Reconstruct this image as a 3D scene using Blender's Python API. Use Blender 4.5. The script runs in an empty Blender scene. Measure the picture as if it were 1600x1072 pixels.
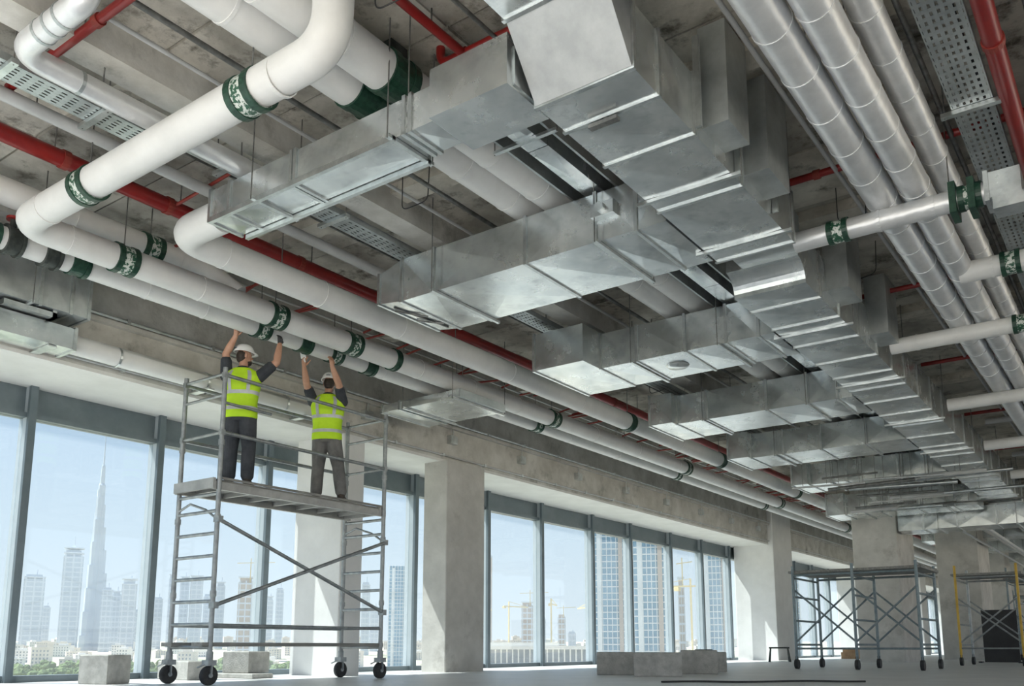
import bpy, math, random
from mathutils import Vector, Matrix
from mathutils.bvhtree import BVHTree
random.seed(7)
S = bpy.context.scene
C = S.collection
R = math.radians

# ------------------------------------------------------------------ camera
YAW, PITCH = 35.9, 9.68
cd = bpy.data.cameras.new('camera'); cam = bpy.data.objects.new('camera', cd); C.objects.link(cam)
cam.location = (0, 0, 0.46); cam.rotation_euler = (R(90 + PITCH), 0, R(YAW))
cd.sensor_width = 36; cd.lens = 1392 / 1600 * 36; cd.shift_y = 237 / 1600
cd.clip_start = 0.05; cd.clip_end = 12000
S.camera = cam
# ------------------------------------------------------------------ world, sun, exposure
w = bpy.data.worlds.new('sky'); S.world = w; w.use_nodes = True
nt = w.node_tree; nt.nodes.clear()
o_ = nt.nodes.new('ShaderNodeOutputWorld'); bg = nt.nodes.new('ShaderNodeBackground')
tc = nt.nodes.new('ShaderNodeTexCoord'); sp = nt.nodes.new('ShaderNodeSeparateXYZ'); cr = nt.nodes.new('ShaderNodeValToRGB')
nt.links.new(tc.outputs['Generated'], sp.inputs[0]); nt.links.new(sp.outputs['Z'], cr.inputs[0])
el = cr.color_ramp.elements
el[0].position = 0.0; el[0].color = (0.88, 0.93, 0.98, 1)
el[1].position = 1.0; el[1].color = (0.20, 0.40, 0.78, 1)
e = el.new(0.12); e.color = (0.73, 0.85, 0.97, 1)
e = el.new(0.40); e.color = (0.42, 0.63, 0.92, 1)
nt.links.new(cr.outputs[0], bg.inputs[0]); nt.links.new(bg.outputs[0], o_.inputs[0])
bg.inputs[1].default_value = 1.0
sd = bpy.data.lights.new('sun', 'SUN'); so = bpy.data.objects.new('sun', sd); C.objects.link(so)
sd.energy = 11.0; sd.angle = R(0.6); sd.color = (1.0, 0.95, 0.87)
so.rotation_euler = Vector((1.0, 0.45, -1.7)).to_track_quat('-Z', 'Y').to_euler()
vs = S.view_settings
vs.view_transform = 'Standard'; vs.look = 'None'; vs.gamma = 1.0; vs.use_curve_mapping = False
vs.exposure = 0.52

# ------------------------------------------------------------------ materials
M = {}
def newmat(name):
    m = bpy.data.materials.new(name); m.use_nodes = True; M[name] = m
    return m, m.node_tree, m.node_tree.nodes['Principled BSDF']
def plain(name, col, rough=0.6, metal=0.0, **kw):
    m, t, b = newmat(name)
    b.inputs['Base Color'].default_value = (*col, 1); b.inputs['Roughness'].default_value = rough; b.inputs['Metallic'].default_value = metal
    return m
def noisy(name, c1, c2, scale=4, rough=(0.5, 0.8), metal=0.0, detail=6, bump=0.0, bscale=None, stretch=(1, 1, 1), lo=0.35, hi=0.65, coord='Object', stain=None):
    m, t, b = newmat(name); N = t.nodes
    tc = N.new('ShaderNodeTexCoord'); mp = N.new('ShaderNodeMapping'); mp.inputs['Scale'].default_value = stretch
    t.links.new(tc.outputs[coord], mp.inputs[0])
    n = N.new('ShaderNodeTexNoise'); n.inputs['Scale'].default_value = scale; n.inputs['Detail'].default_value = detail; n.inputs['Roughness'].default_value = 0.62
    t.links.new(mp.outputs[0], n.inputs[0])
    r = N.new('ShaderNodeValToRGB'); r.color_ramp.elements[0].position = lo; r.color_ramp.elements[1].position = hi
    r.color_ramp.elements[0].color = (*c1, 1); r.color_ramp.elements[1].color = (*c2, 1)
    t.links.new(n.outputs[0], r.inputs[0])
    out = r.outputs[0]
    if stain:
        n2 = N.new('ShaderNodeTexNoise'); n2.inputs['Scale'].default_value = stain[1]; n2.inputs['Detail'].default_value = 8; n2.inputs['Roughness'].default_value = 0.7
        t.links.new(tc.outputs[coord], n2.inputs[0])
        r2 = N.new('ShaderNodeValToRGB'); r2.color_ramp.elements[0].position = stain[2]; r2.color_ramp.elements[1].position = stain[3]
        t.links.new(n2.outputs[0], r2.inputs[0])
        mx = N.new('ShaderNodeMix'); mx.data_type = 'RGBA'
        t.links.new(r2.outputs[0], mx.inputs[0]); t.links.new(out, mx.inputs[6]); mx.inputs[7].default_value = (*stain[0], 1)
        out = mx.outputs[2]
    t.links.new(out, b.inputs['Base Color'])
    mr = N.new('ShaderNodeMapRange'); mr.inputs[3].default_value = rough[0]; mr.inputs[4].default_value = rough[1]
    t.links.new(n.outputs[0], mr.inputs[0]); t.links.new(mr.outputs[0], b.inputs['Roughness'])
    b.inputs['Metallic'].default_value = metal
    if bump:
        n3 = N.new('ShaderNodeTexNoise'); n3.inputs['Scale'].default_value = bscale or scale * 4; n3.inputs['Detail'].default_value = 5
        t.links.new(mp.outputs[0], n3.inputs[0])
        bp = N.new('ShaderNodeBump'); bp.inputs['Strength'].default_value = bump; bp.inputs['Distance'].default_value = 0.02
        t.links.new(n3.outputs[0], bp.inputs['Height']); t.links.new(bp.outputs[0], b.inputs['Normal'])
    return m
noisy('slab_concrete', (.36, .335, .285), (.68, .645, .57), 1.5, (.8, .95), bump=.45, bscale=9, stain=((.15, .135, .11), 2.6, .53, .70))
noisy('beam_concrete', (.46, .445, .405), (.66, .645, .605), 2.0, (.75, .95), bump=.25, bscale=14, stain=((.20, .19, .165), 1.3, .56, .75))
noisy('soffit_paint', (.72, .71, .68), (.80, .79, .76), 2.0, (.7, .9), bump=.1)
noisy('column_plaster', (.74, .735, .72), (.82, .815, .80), 1.5, (.8, .95), bump=.12, bscale=20)
noisy('column_concrete', (.50, .485, .45), (.64, .62, .58), 1.6, (.8, .95), bump=.2, bscale=16, stain=((.32, .30, .27), 1.0, .55, .75))
noisy('floor_concrete', (.68, .675, .66), (.80, .795, .78), 1.2, (.28, .5), bump=.15, bscale=12, stain=((.56, .55, .53), 2.2, .58, .75))
noisy('block_concrete', (.36, .35, .325), (.50, .49, .46), 9, (.85, .97), bump=.4, bscale=40)
noisy('galvanised', (.58, .62, .625), (.84, .87, .865), 2.2, (.15, .36), .86, detail=9, bump=.05, bscale=7, stain=((.44, .475, .48), 3.4, .52, .74))
noisy('galvanised_dull', (.42, .45, .455), (.60, .635, .635), 3.0, (.36, .56), .9, detail=9, bump=.04, bscale=8)
noisy('duct_matte', (.33, .345, .35), (.42, .435, .44), 5, (.45, .6), .7)
noisy('flange_steel', (.55, .58, .58), (.76, .79, .79), 7, (.28, .45), 1.0)
noisy('white_jacket', (.70, .70, .685), (.78, .78, .765), 2.5, (.35, .5), bump=.28, bscale=5)
noisy('foil_jacket', (.68, .69, .70), (.80, .81, .82), 4.0, (.28, .45), .5, detail=8, bump=.35, bscale=9, stretch=(1, 1, 1))
noisy('red_paint', (.20, .008, .008), (.27, .014, .011), 5, (.28, .42))
noisy('red_paint_old', (.20, .025, .018), (.30, .04, .028), 9, (.45, .6))
noisy('green_band', (.008, .038, .024), (.02, .068, .042), 22, (.3, .5), lo=.4, hi=.6)
noisy('printed_band', (.02, .09, .05), (.62, .66, .62), 26, (.25, .4), detail=2, lo=.47, hi=.53)
noisy('dark_iron', (.025, .03, .028), (.07, .08, .072), 12, (.4, .6), .3)
noisy('rod_steel', (.16, .16, .155), (.30, .30, .29), 9, (.4, .6), .8)
noisy('grey_pipe', (.45, .455, .45), (.55, .555, .55), 3, (.4, .6))
noisy('scaffold_steel', (.26, .28, .285), (.42, .44, .445), 8, (.38, .6), .75)
noisy('scaffold_blue', (.16, .21, .23), (.27, .32, .34), 8, (.4, .6), .4)
noisy('yellow_paint', (.55, .33, .03), (.68, .44, .06), 6, (.4, .6))
noisy('deck_board', (.20, .197, .185), (.34, .335, .31), 3.5, (.6, .85), stretch=(6, .6, 6), bump=.2)
noisy('deck_alloy', (.34, .34, .33), (.48, .48, .465), 4, (.4, .6), .5)
noisy('rubber', (.02, .02, .022), (.045, .045, .045), 15, (.6, .8))
noisy('window_metal', (.13, .165, .185), (.18, .215, .235), 2, (.35, .5), .35)
noisy('mullion_sunlit', (.42, .47, .50), (.48, .53, .56), 2, (.35, .5), .2)  # paler than the cap metal: sunlit side put into the colour
noisy('skin', (.50, .27, .18), (.58, .33, .23), 9, (.45, .6))
noisy('hair', (.02, .014, .01), (.05, .035, .025), 40, (.5, .7))
noisy('trousers_navy', (.035, .04, .05), (.065, .07, .082), 7, (.8, .95), bump=.5, bscale=9)
noisy('trousers_grey', (.12, .118, .115), (.19, .187, .182), 7, (.8, .95), bump=.5, bscale=9)
noisy('shirt_navy', (.03, .036, .045), (.055, .06, .07), 8, (.8, .95), bump=.4, bscale=12)
noisy('boots', (.03, .022, .018), (.06, .045, .035), 12, (.5, .7))
noisy('glove', (.035, .035, .037), (.08, .08, .085), 16, (.6, .8))
noisy('hi_vis', (.50, .80, .012), (.60, .90, .03), 4, (.6, .8), bump=.5, bscale=9)
noisy('reflective_tape', (.50, .52, .54), (.62, .64, .66), 10, (.35, .5), .3)
noisy('helmet_white', (.80, .80, .79), (.86, .86, .85), 3, (.2, .3))
plain('helmet_mark', (.25, .28, .30), .5)
noisy('sand_ground', (.52, .44, .33), (.66, .58, .47), .004, (.9, 1), detail=10, stain=((.17, .22, .11), .011, .50, .62), coord='Object')
noisy('city_wall', (.60, .54, .46), (.74, .69, .61), .05, (.8, .95))
noisy('city_wall_pale', (.70, .67, .62), (.80, .78, .74), .05, (.8, .95))
noisy('city_glass_dark', (.16, .20, .24), (.26, .30, .34), .1, (.2, .4))
noisy('tower_haze', (.44, .50, .57), (.52, .58, .64), .02, (.5, .7))  # pale blue-grey: distance haze put into the tower colour
noisy('tower_band_haze', (.56, .61, .66), (.64, .69, .74), .02, (.6, .8))  # bands lightened by the same painted haze
noisy('tower_blue', (.10, .25, .38), (.24, .42, .56), .08, (.15, .3))
noisy('tower_slab', (.62, .66, .68), (.76, .80, .82), .05, (.6, .8))
noisy('tower_brown', (.42, .36, .32), (.52, .46, .41), .05, (.7, .9))
noisy('leaves', (.07, .12, .03), (.16, .22, .07), .6, (.8, .95), bump=.6, bscale=1.5)
noisy('crane_yellow', (.62, .50, .25), (.70, .58, .33), .2, (.5, .7))
noisy('debris_timber', (.36, .22, .12), (.50, .33, .19), 5, (.7, .9))
noisy('black_sheet', (.012, .012, .014), (.03, .03, .032), 3, (.4, .6))
noisy('panel_concrete', (.38, .355, .305), (.70, .665, .59), 1.7, (.8, .95), bump=.5, bscale=10, stain=((.13, .115, .09), 3.1, .52, .68))
t = M['panel_concrete'].node_tree; N = t.nodes; b = N['Principled BSDF']; src = b.inputs['Base Color'].links[0].from_socket
oi = N.new('ShaderNodeObjectInfo'); mr = N.new('ShaderNodeMapRange'); mr.inputs[3].default_value = .62; mr.inputs[4].default_value = 1.08
t.links.new(oi.outputs['Random'], mr.inputs[0]); mm = N.new('ShaderNodeMix'); mm.data_type = 'RGBA'; mm.blend_type = 'MULTIPLY'; mm.inputs[0].default_value = 1
t.links.new(src, mm.inputs[6]); t.links.new(mr.outputs[0], mm.inputs[7]); t.links.new(mm.outputs[2], b.inputs['Base Color'])
# glazing: tint added to dim the view, translucent veil added as outdoor haze
m, t, b = newmat('glazing'); N = t.nodes; N.remove(b)
out = N['Material Output']; tr = N.new('ShaderNodeBsdfTransparent'); tr.inputs[0].default_value = (.72, .765, .785, 1)
gl = N.new('ShaderNodeBsdfGlossy'); gl.inputs['Roughness'].default_value = .02; gl.inputs[0].default_value = (.9, .95, 1, 1)
lw = N.new('ShaderNodeLayerWeight'); lw.inputs[0].default_value = .5; fp = N.new('ShaderNodeMath'); fp.operation = 'POWER'; fp.inputs[1].default_value = 4; t.links.new(lw.outputs['Facing'], fp.inputs[0])
fr = N.new('ShaderNodeMath'); fr.operation = 'MULTIPLY_ADD'; fr.inputs[1].default_value = .45; fr.inputs[2].default_value = .03; t.links.new(fp.outputs[0], fr.inputs[0])
mx = N.new('ShaderNodeMixShader'); t.links.new(fr.outputs[0], mx.inputs[0]); t.links.new(tr.outputs[0], mx.inputs[1]); t.links.new(gl.outputs[0], mx.inputs[2])
tl = N.new('ShaderNodeBsdfTranslucent'); tl.inputs[0].default_value = (.85, .88, .9, 1)
mx2 = N.new('ShaderNodeMixShader'); mx2.inputs[0].default_value = .04
t.links.new(mx.outputs[0], mx2.inputs[1]); t.links.new(tl.outputs[0], mx2.inputs[2]); t.links.new(mx2.outputs[0], out.inputs[0])

# ------------------------------------------------------------------ mesh builder
class MB:
    def __init__(s): s.v = []; s.f = []; s.mi = []; s.sm = []
    def add(s, vs, fs, mi=0, smooth=False):
        k = len(s.v); s.v += [tuple(p) for p in vs]
        for f in fs: s.f.append(tuple(i + k for i in f)); s.mi.append(mi); s.sm.append(smooth)
        return s
    def box(s, a, b, mi=0):
        x0, y0, z0 = (min(a[i], b[i]) for i in range(3)); x1, y1, z1 = (max(a[i], b[i]) for i in range(3))
        return s.add([(x0,y0,z0),(x1,y0,z0),(x1,y1,z0),(x0,y1,z0),(x0,y0,z1),(x1,y0,z1),(x1,y1,z1),(x0,y1,z1)],
                     [(0,3,2,1),(4,5,6,7),(0,1,5,4),(1,2,6,5),(2,3,7,6),(3,0,4,7)], mi)
    def bar(s, p, q, wd, ht, mi=0):   # rectangular bar between two points
        p, q = Vector(p), Vector(q); d = (q - p).normalized(); up = Vector((0,0,1)) if abs(d.z) < .95 else Vector((0,1,0))
        sx = d.cross(up).normalized(); sy = sx.cross(d)
        vs = [c + sx * a * wd / 2 + sy * b_ * ht / 2 for c in (p, q) for a, b_ in ((-1,-1),(1,-1),(1,1),(-1,1))]
        return s.add(vs, [(0,1,2,3),(7,6,5,4),(0,4,5,1),(1,5,6,2),(2,6,7,3),(3,7,4,0)], mi)
    def tube(s, path, r, n=12, mi=0, caps=True, smooth=True):
        P = [Vector(p) for p in path]; rad = r if isinstance(r, (list, tuple)) else [r] * len(P)
        T = []
        for i in range(len(P)):
            a = P[max(i-1, 0)]; b_ = P[min(i+1, len(P)-1)]; T.append((b_ - a).normalized())
        u = T[0].orthogonal().normalized(); rings = []
        for i, p in enumerate(P):
            u = (u - T[i] * u.dot(T[i])).normalized(); v = T[i].cross(u)
            rings.append([p + (u * math.cos(2*math.pi*k/n) + v * math.sin(2*math.pi*k/n)) * rad[i] for k in range(n)])
        vs = [q for rg in rings for q in rg]
        fs = [(i*n+k, i*n+(k+1) % n, (i+1)*n+(k+1) % n, (i+1)*n+k) for i in range(len(P)-1) for k in range(n)]
        s.add(vs, fs, mi, smooth)
        if caps:
            s.add(rings[0], [tuple(range(n))[::-1]], mi); s.add(rings[-1], [tuple(range(n))], mi)
        return s
    def ring(s, c, axis, r0, r1, ln, n=20, mi=0):      # solid collar
        c = Vector(c); d = Vector(axis).normalized(); u = d.orthogonal().normalized(); v = d.cross(u)
        prof = [(r0, -ln/2), (r1, -ln/2), (r1, ln/2), (r0, ln/2)]; vs = []
        for k in range(n):
            e_ = u * math.cos(2*math.pi*k/n) + v * math.sin(2*math.pi*k/n)
            vs += [c + e_ * a + d * h for a, h in prof]
        fs = [(k*4+j, ((k+1) % n)*4+j, ((k+1) % n)*4+(j+1) % 4, k*4+(j+1) % 4) for k in range(n) for j in range(4)]
        return s.add(vs, fs, mi, False)
    def lathe(s, prof, c=(0,0,0), n=20, mi=0, smooth=True):
        vs = []
        for r_, z_ in prof: vs += [(c[0]+r_*math.cos(2*math.pi*k/n), c[1]+r_*math.sin(2*math.pi*k/n), c[2]+z_) for k in range(n)]
        fs = [(i*n+k, i*n+(k+1) % n, (i+1)*n+(k+1) % n, (i+1)*n+k) for i in range(len(prof)-1) for k in range(n)]
        return s.add(vs, fs, mi, smooth)
    def mesh(s, name, mats):
        me = bpy.data.meshes.new(name); me.from_pydata(s.v, [], s.f)
        for m_ in (mats if isinstance(mats, (list, tuple)) else [mats]): me.materials.append(M[m_])
        me.polygons.foreach_set('material_index', s.mi); me.polygons.foreach_set('use_smooth', s.sm)
        me.update(); return me
def link(name, data, parent=None, loc=None):
    o = bpy.data.objects.new(name, data); C.objects.link(o)
    if parent is not None: o.parent = parent
    if loc is not None: o.location = loc
    return o
def obj(name, mb, mat, parent=None, loc=None): return link(name, mb.mesh(name, mat), parent, loc)
def tag(o, label=None, cat=None, group=None, kind=None):
    if label: o['label'] = label
    if cat: o['category'] = cat
    if group: o['group'] = group
    if kind: o['kind'] = kind
    return o
def thing(name, label, cat, loc=(0,0,0), rz=0, group=None):
    o = link(name, None, None, loc); o.rotation_euler = (0, 0, rz); o.empty_display_size = .1
    return tag(o, label, cat, group)
def bx(a, b): return MB().box(a, b)

# ------------------------------------------------------------------ room shell
SLAB = 5.65; WX = -12.2; YF = 74.0; LIGHT_VOID = 0.0
struct = lambda name, mb, mat, parent=None: tag(obj(name, mb, mat, parent), kind='structure')
struct('floor', bx((-12.9, -22, -.35), (16, YF, 0)), 'floor_concrete')
ceil = struct('ceiling', MB().box((-12.6, LIGHT_VOID, SLAB), (14, YF, SLAB + .3)).box((-3.2, -16, SLAB), (14, LIGHT_VOID, SLAB + .3)), 'slab_concrete')  # unseen roof opening added behind camera for light; right part covered to stay darker
for xb in (-6.75, -.15, 3.4):                                   # downstand beams along the building
    obj('downstand_beam', bx((xb - .16, LIGHT_VOID, 5.28), (xb + .16, YF, SLAB)), 'beam_concrete', ceil)
for i, yb in enumerate([LIGHT_VOID + .2, 6.9, 10.3, 14.2, 18.4, 22.6, 26.8, 31, 35.2, 39.4, 43.6, 48, 52, 56, 60, 64, 68, 72]):
    obj('cross_beam', bx((-10.1, yb - .14, 5.50), (14, yb + .14, SLAB)), 'slab_concrete', ceil)
prn = random.Random(21)                                          # board marked panels left by the formwork
for ix in range(9):
    for iy in range(16):
        x0, y0 = -10.05 + ix*1.13, 1.5 + iy*1.22; dz = prn.uniform(.012, .04)
        obj('slab_panel', MB().box((x0 + .012, y0 + .012, SLAB - dz), (x0 + 1.118, y0 + 1.208, SLAB + .01)), 'panel_concrete', ceil)
wl = struct('wall_left', bx((-12.32, -22, 3.98), (-10.8, YF, SLAB)), 'beam_concrete')
obj('soffit_lining', bx((-12.32, -22, 3.93), (-10.8, YF, 3.98)), 'soffit_paint', wl)
obj('haunch', bx((-10.8, LIGHT_VOID, 5.28), (-10.1, YF, SLAB)), 'beam_concrete', wl)
obj('ledge', bx((-10.8, -5, 4.60), (-10.72, YF, 4.66)), 'beam_concrete', wl)
struct('wall_back', MB().box((-12.2, YF, 0), (-9.5, YF + .3, SLAB)).box((-7.8, YF, 0), (-5.6, YF + .3, SLAB)).box((-3.6, YF, 0), (14, YF + .3, SLAB)).box((-12.2, YF, 3.6), (14, YF + .3, SLAB)), 'beam_concrete')
# glazing bays
MY = [-7.1, -4.9, -2.8, -.7, 1.45, 3.55, 5.64, 7.57, 9.63, 11.55, 13.34, 15.76, 17.91, 20.32, 22.43, 25.0, 27.3, 29.6, 31.9, 34.2, 36.5, 38.8, 41.1, 43.4, 45.7, 48, 50.3, 52.6, 54.9, 57.2, 59.5, 61.8, 64.1, 66.4, 68.7, 71, 73.3]
for i in range(len(MY) - 1):
    a, b_ = MY[i], MY[i + 1]
    wn = tag(link('window_%d' % (i + 1), None, None, (WX, a, 0)), kind='structure')
    L_ = b_ - a
    ml = obj('mullion', MB().box((-.10, -.045, 0), (.11, .045, 3.93)), 'mullion_sunlit', wn)
    obj('mullion_cap', MB().box((.11, -.05, 0), (.17, .05, 3.93)), 'window_metal', ml)
    obj('pane', bx((-.012, .05, .09), (.012, L_ - .05, 3.50)), 'glazing', wn)
    obj('sill_rail', bx((-.09, .045, 0), (.09, L_ - .045, .085)), 'window_metal', wn)
    hd = obj('head_panel', bx((-.06, .045, 3.56), (.02, L_ - .045, 3.93)), 'window_metal', wn)
    obj('transom', bx((-.09, .045, 3.50), (.10, L_ - .045, 3.565)), 'window_metal', hd)

# columns
def column(label, x0, x1, y0, y1, mat, zt=SLAB, group=None):
    t_ = thing('column', label, 'column', ((x0+x1)/2, (y0+y1)/2, 0), 0, group)
    hx, hy = (x1-x0)/2, (y1-y0)/2; c = .015
    mb = MB(); pts = [(-hx+c,-hy),(hx-c,-hy),(hx,-hy+c),(hx,hy-c),(hx-c,hy),(-hx+c,hy),(-hx,hy-c),(-hx,-hy+c)]
    vs = [(p[0], p[1], z_) for z_ in (0, zt) for p in pts]
    mb.add(vs, [(k, (k+1) % 8, 8+(k+1) % 8, 8+k) for k in range(8)] + [tuple(range(8))[::-1], tuple(range(8, 16))])
    obj('shaft', mb, mat, t_)
    return t_
column('pale plastered column directly behind the mobile scaffold tower', -11.75, -10.62, 9.96, 10.45, 'column_plaster', 3.93)
column('bare concrete column between the scaffold tower and the blue glass towers view', -11.2, -10.62, 12.6, 13.75, 'column_concrete', 3.93)
column('broad white column behind the loose concrete blocks', -12.05, -10.62, 30.0, 31.9, 'column_plaster', SLAB)
for k in range(3): column('distant white column along the glazed wall', -12.0, -10.62, 42 + k*11, 43.4 + k*11, 'column_plaster', SLAB, 'far columns along the glazing')
c4 = column('grey concrete column wrapped by the far blue scaffold', -7.55, -6.25, 28.4, 30.6, 'column_concrete')
obj('collar_beam', bx((-.85, -1.15, 4.45), (.85, 1.3, 4.6)), 'beam_concrete', c4)
column('dark concrete column right of the collared grey column', -6.6, -5.2, 36, 38.6, 'column_concrete')
for k in range(3): column('dark distant interior column in the far right row', -6.9, -5.6, 46 + k*9, 47.8 + k*9, 'column_concrete', SLAB, 'far interior columns')

# ------------------------------------------------------------------ pipes
def bend(pts, r):      # rounds the corners of a polyline
    P = [Vector(p) for p in pts]; out = [P[0]]
    for i in range(1, len(P) - 1):
        a = (P[i-1] - P[i]).normalized(); b_ = (P[i+1] - P[i]).normalized()
        s_, e_ = P[i] + a * r, P[i] + b_ * r
        for k in range(9):
            q = k / 8; out.append(s_ * (1-q)**2 + P[i] * 2*q*(1-q) + e_ * q*q)
    out.append(P[-1]); return out
def clamp(parent, c, axis, r, wide=.20, style='printed'):
    """green banded pipe clamp with two dark rings and a lug"""
    a = Vector(axis).normalized(); c = Vector(c)
    cl = obj('clamp', MB().ring(c, a, r - .005, r + .010, wide, 24), 'printed_band' if style == 'printed' else 'green_band', parent)
    for s_ in (-1, 1): obj('clamp_ring', MB().ring(c + a * s_ * wide * .38, a, r, r + .020, wide * .26, 24), 'green_band', cl)
    return cl
def hanger(parent, p, r, top=SLAB, rod=.007):
    p = Vector(p)
    h = obj('hanger_rod', MB().tube([p + Vector((0,0,r)), (p.x, p.y, top)], rod, 6), 'rod_steel', parent)
    return h
def pipe(name, label, cat, pts, r, mat, rb=None, n=20, seams=(), clamps=(), hangers=(), group=None, seam_mat=None, cap=True):
    t_ = thing(name, label, cat, pts[0], 0, group); o = Vector(pts[0])
    loc = [Vector(p) - o for p in pts]
    path = bend(loc, rb or r * 2.2) if len(pts) > 2 else loc
    obj('pipe_run', MB().tube(path, r, n, caps=cap), mat, t_)
    for c, ax in seams: obj('jacket_seam', MB().ring(Vector(c) - o, ax, r - .004, r + .006, .03, n), seam_mat or mat, t_)
    for it in clamps:
        c, ax = it[0], it[1]; clamp(t_, Vector(c) - o, ax, r, *(it[2:]))
    for c in hangers: hanger(t_, Vector(c) - o, r * .9, SLAB - o.z)
    return t_
YA, XA = (0, 1, 0), (1, 0, 0)
ZP = 4.70
yr = lambda a, b_, n: [a + (b_ - a) * k / max(n - 1, 1) for k in range(n)]
# P1: large cross pipe dropping at its left end into the long run held by the workers
cy1 = [(-8.97, y, ZP) for y in (5.02, 7.13, 8.48, 13.67, 19.5, 26, 33)]
pipe('insulated_pipe', 'large white insulated pipe crossing overhead at upper left then running along the windows', 'pipe',
     [(-4.45, 3.93, SLAB), (-4.45, 3.93, ZP + .03), (-8.97, 3.93, ZP), (-8.97, YF, ZP)], .15, 'white_jacket', .29, 28,
     seams=[((-8.97, y, ZP), YA) for y in (4.4, 6.0, 9.9, 11.2, 12.5, 15.2, 17, 19, 21, 24, 28, 32)] + [((-5.0, 3.93, ZP+.01), XA), ((-8.45, 3.93, ZP), XA)],
     clamps=[(c, YA, .24) for c in cy1] + [((-5.36, 3.93, ZP+.01), XA, .26), ((-7.72, 3.93, ZP), XA, .22), ((-8.97, 9.35, ZP), YA, .10, 'green')],
     hangers=[(-8.97, y, ZP) for y in (5.02, 7.13, 8.48, 11, 13.67, 16.5, 19.5, 23, 26, 29.5, 33, 37, 41)] + [(-5.36, 3.93, ZP), (-7.72, 3.93, ZP)])
pipe('insulated_pipe', 'white insulated pipe nearest the window wall that both workers reach up to', 'pipe',
     [(-9.45, -3, ZP - .02), (-9.45, YF, ZP - .02)], .125, 'white_jacket', None, 24,
     seams=[((-9.45, y, ZP - .02), YA) for y in (5.6, 6.4, 9.6, 11, 12.6, 15, 17, 20, 23, 27)],
     clamps=[((-9.45, y, ZP - .02), YA, .22) for y in (7.28, 8.6, 13.83, 20, 26)] + [((-9.45, y, ZP - .02), YA, .2, 'green') for y in (3.8, 4.76, 8.02, 9.3)],
     hangers=[(-9.45, y, ZP) for y in (4.35, 7.28, 8.6, 11, 13.83, 17, 20, 23, 26, 30, 34)])
vp = bpy.data.objects['insulated_pipe.001']
for y in (7.05, 7.45):            # two iron valves with red handles, local to the pipe
    vb = obj('valve', MB().ring((0, y - .07, 0), YA, .02, .165, .035, 20).ring((0, y + .07, 0), YA, .02, .165, .035, 20).tube([(0, y - .06, 0), (0, y + .06, 0)], .145, 18).tube([(0, y, .1), (0, y, .24)], .035, 10), 'dark_iron', vp)
    obj('handle', MB().tube([(.0, y, .235), (.0, y, .262)], .075, 14), 'red_paint', vb)
pipe('insulated_pipe', 'white insulated pipe above the long run, turning down into it at upper left', 'pipe',
     [(-9.3, -3, 5.12), (-9.3, 6.25, 5.12), (-8.97, 6.55, 4.78)], .145, 'white_jacket', .2, 24,
     seams=[((-9.3, y, 5.12), YA) for y in (3.6, 4.6, 5.9)], clamps=[((-9.3, 5.52, 5.12), YA, .24)], hangers=[(-9.3, 5.52, 5.12), (-9.3, 3.6, 5.12)])
pipe('insulated_pipe', 'white insulated pipe that starts at the elbow of the shallow steel duct', 'pipe',
     [(-7.25, 5.06, ZP + .02), (-7.97, 5.06, ZP + .02), (-7.97, YF, ZP + .02)], .165, 'white_jacket', .30, 26,
     seams=[((-7.97, y, ZP + .02), YA) for y in (5.6, 7.0, 8.4, 10.9, 13, 15, 17, 20, 23, 26, 30)],
     clamps=[((-7.97, y, ZP + .02), YA, .18, 'green') for y in (14.8, 19.2, 24.5, 30)],
     hangers=[(-7.97, y, ZP) for y in (6.4, 9.6, 12.4, 14.8, 17.4, 19.2, 22, 24.5, 27, 30, 34, 38)])
# two big white wrapped mains near the top of the frame
for xw, lb in ((-5.27, 'fat white wrapped main at top left, the left of the touching pair'), (-4.89, 'fat white wrapped main at top left, the right of the touching pair')):
    pw = pipe('wrapped_main', lb, 'pipe', [(xw, -2, 5.27), (xw, 40, 5.27)], .18, 'white_jacket', None, 28,
         seams=[((xw, y, 5.27), YA) for y in (3.6, 4.4, 6.4, 7.2, 9.2, 10, 12.8, 14.5, 18)], hangers=[(xw, y, 5.27) for y in (3.9, 5.9, 9.2, 12.9, 17, 21)], group='pair of white wrapped mains')
    clamp(pw, (0, 7.02, 0), YA, .18, .30, 'green')
    lug = obj('clamp_lug', MB().box((-.06, 6.92, .17), (.06, 7.12, .30)), 'dark_iron', pw)
# foil covered L shaped pipe, top left
pipe('foil_pipe', 'foil-wrapped pipe with an elbow in the top left corner', 'pipe',
     [(-5.74, 2.82, SLAB), (-5.74, 2.82, 5.03), (-6.78, 2.82, 5.03), (-6.78, 5.6, 5.03)], .095, 'foil_jacket', .2, 18,
     seams=[((x, 2.82, 5.03), XA) for x in (-6.4, -6.25, -6.1)] + [((-6.78, 3.3, 5.03), YA)], seam_mat='galvanised_dull', hangers=[(-6.78, 3.5, 5), (-6.78, 4.9, 5)])
pipe('conduit_pipe', 'plain grey pipe above the red main at upper left', 'pipe', [(-7.72, -2, 5.2), (-7.72, 9, 5.2)], .062, 'grey_pipe', None, 16, hangers=[(-7.72, y, 5.2) for y in (3.4, 4.6, 6.0)])
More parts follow.
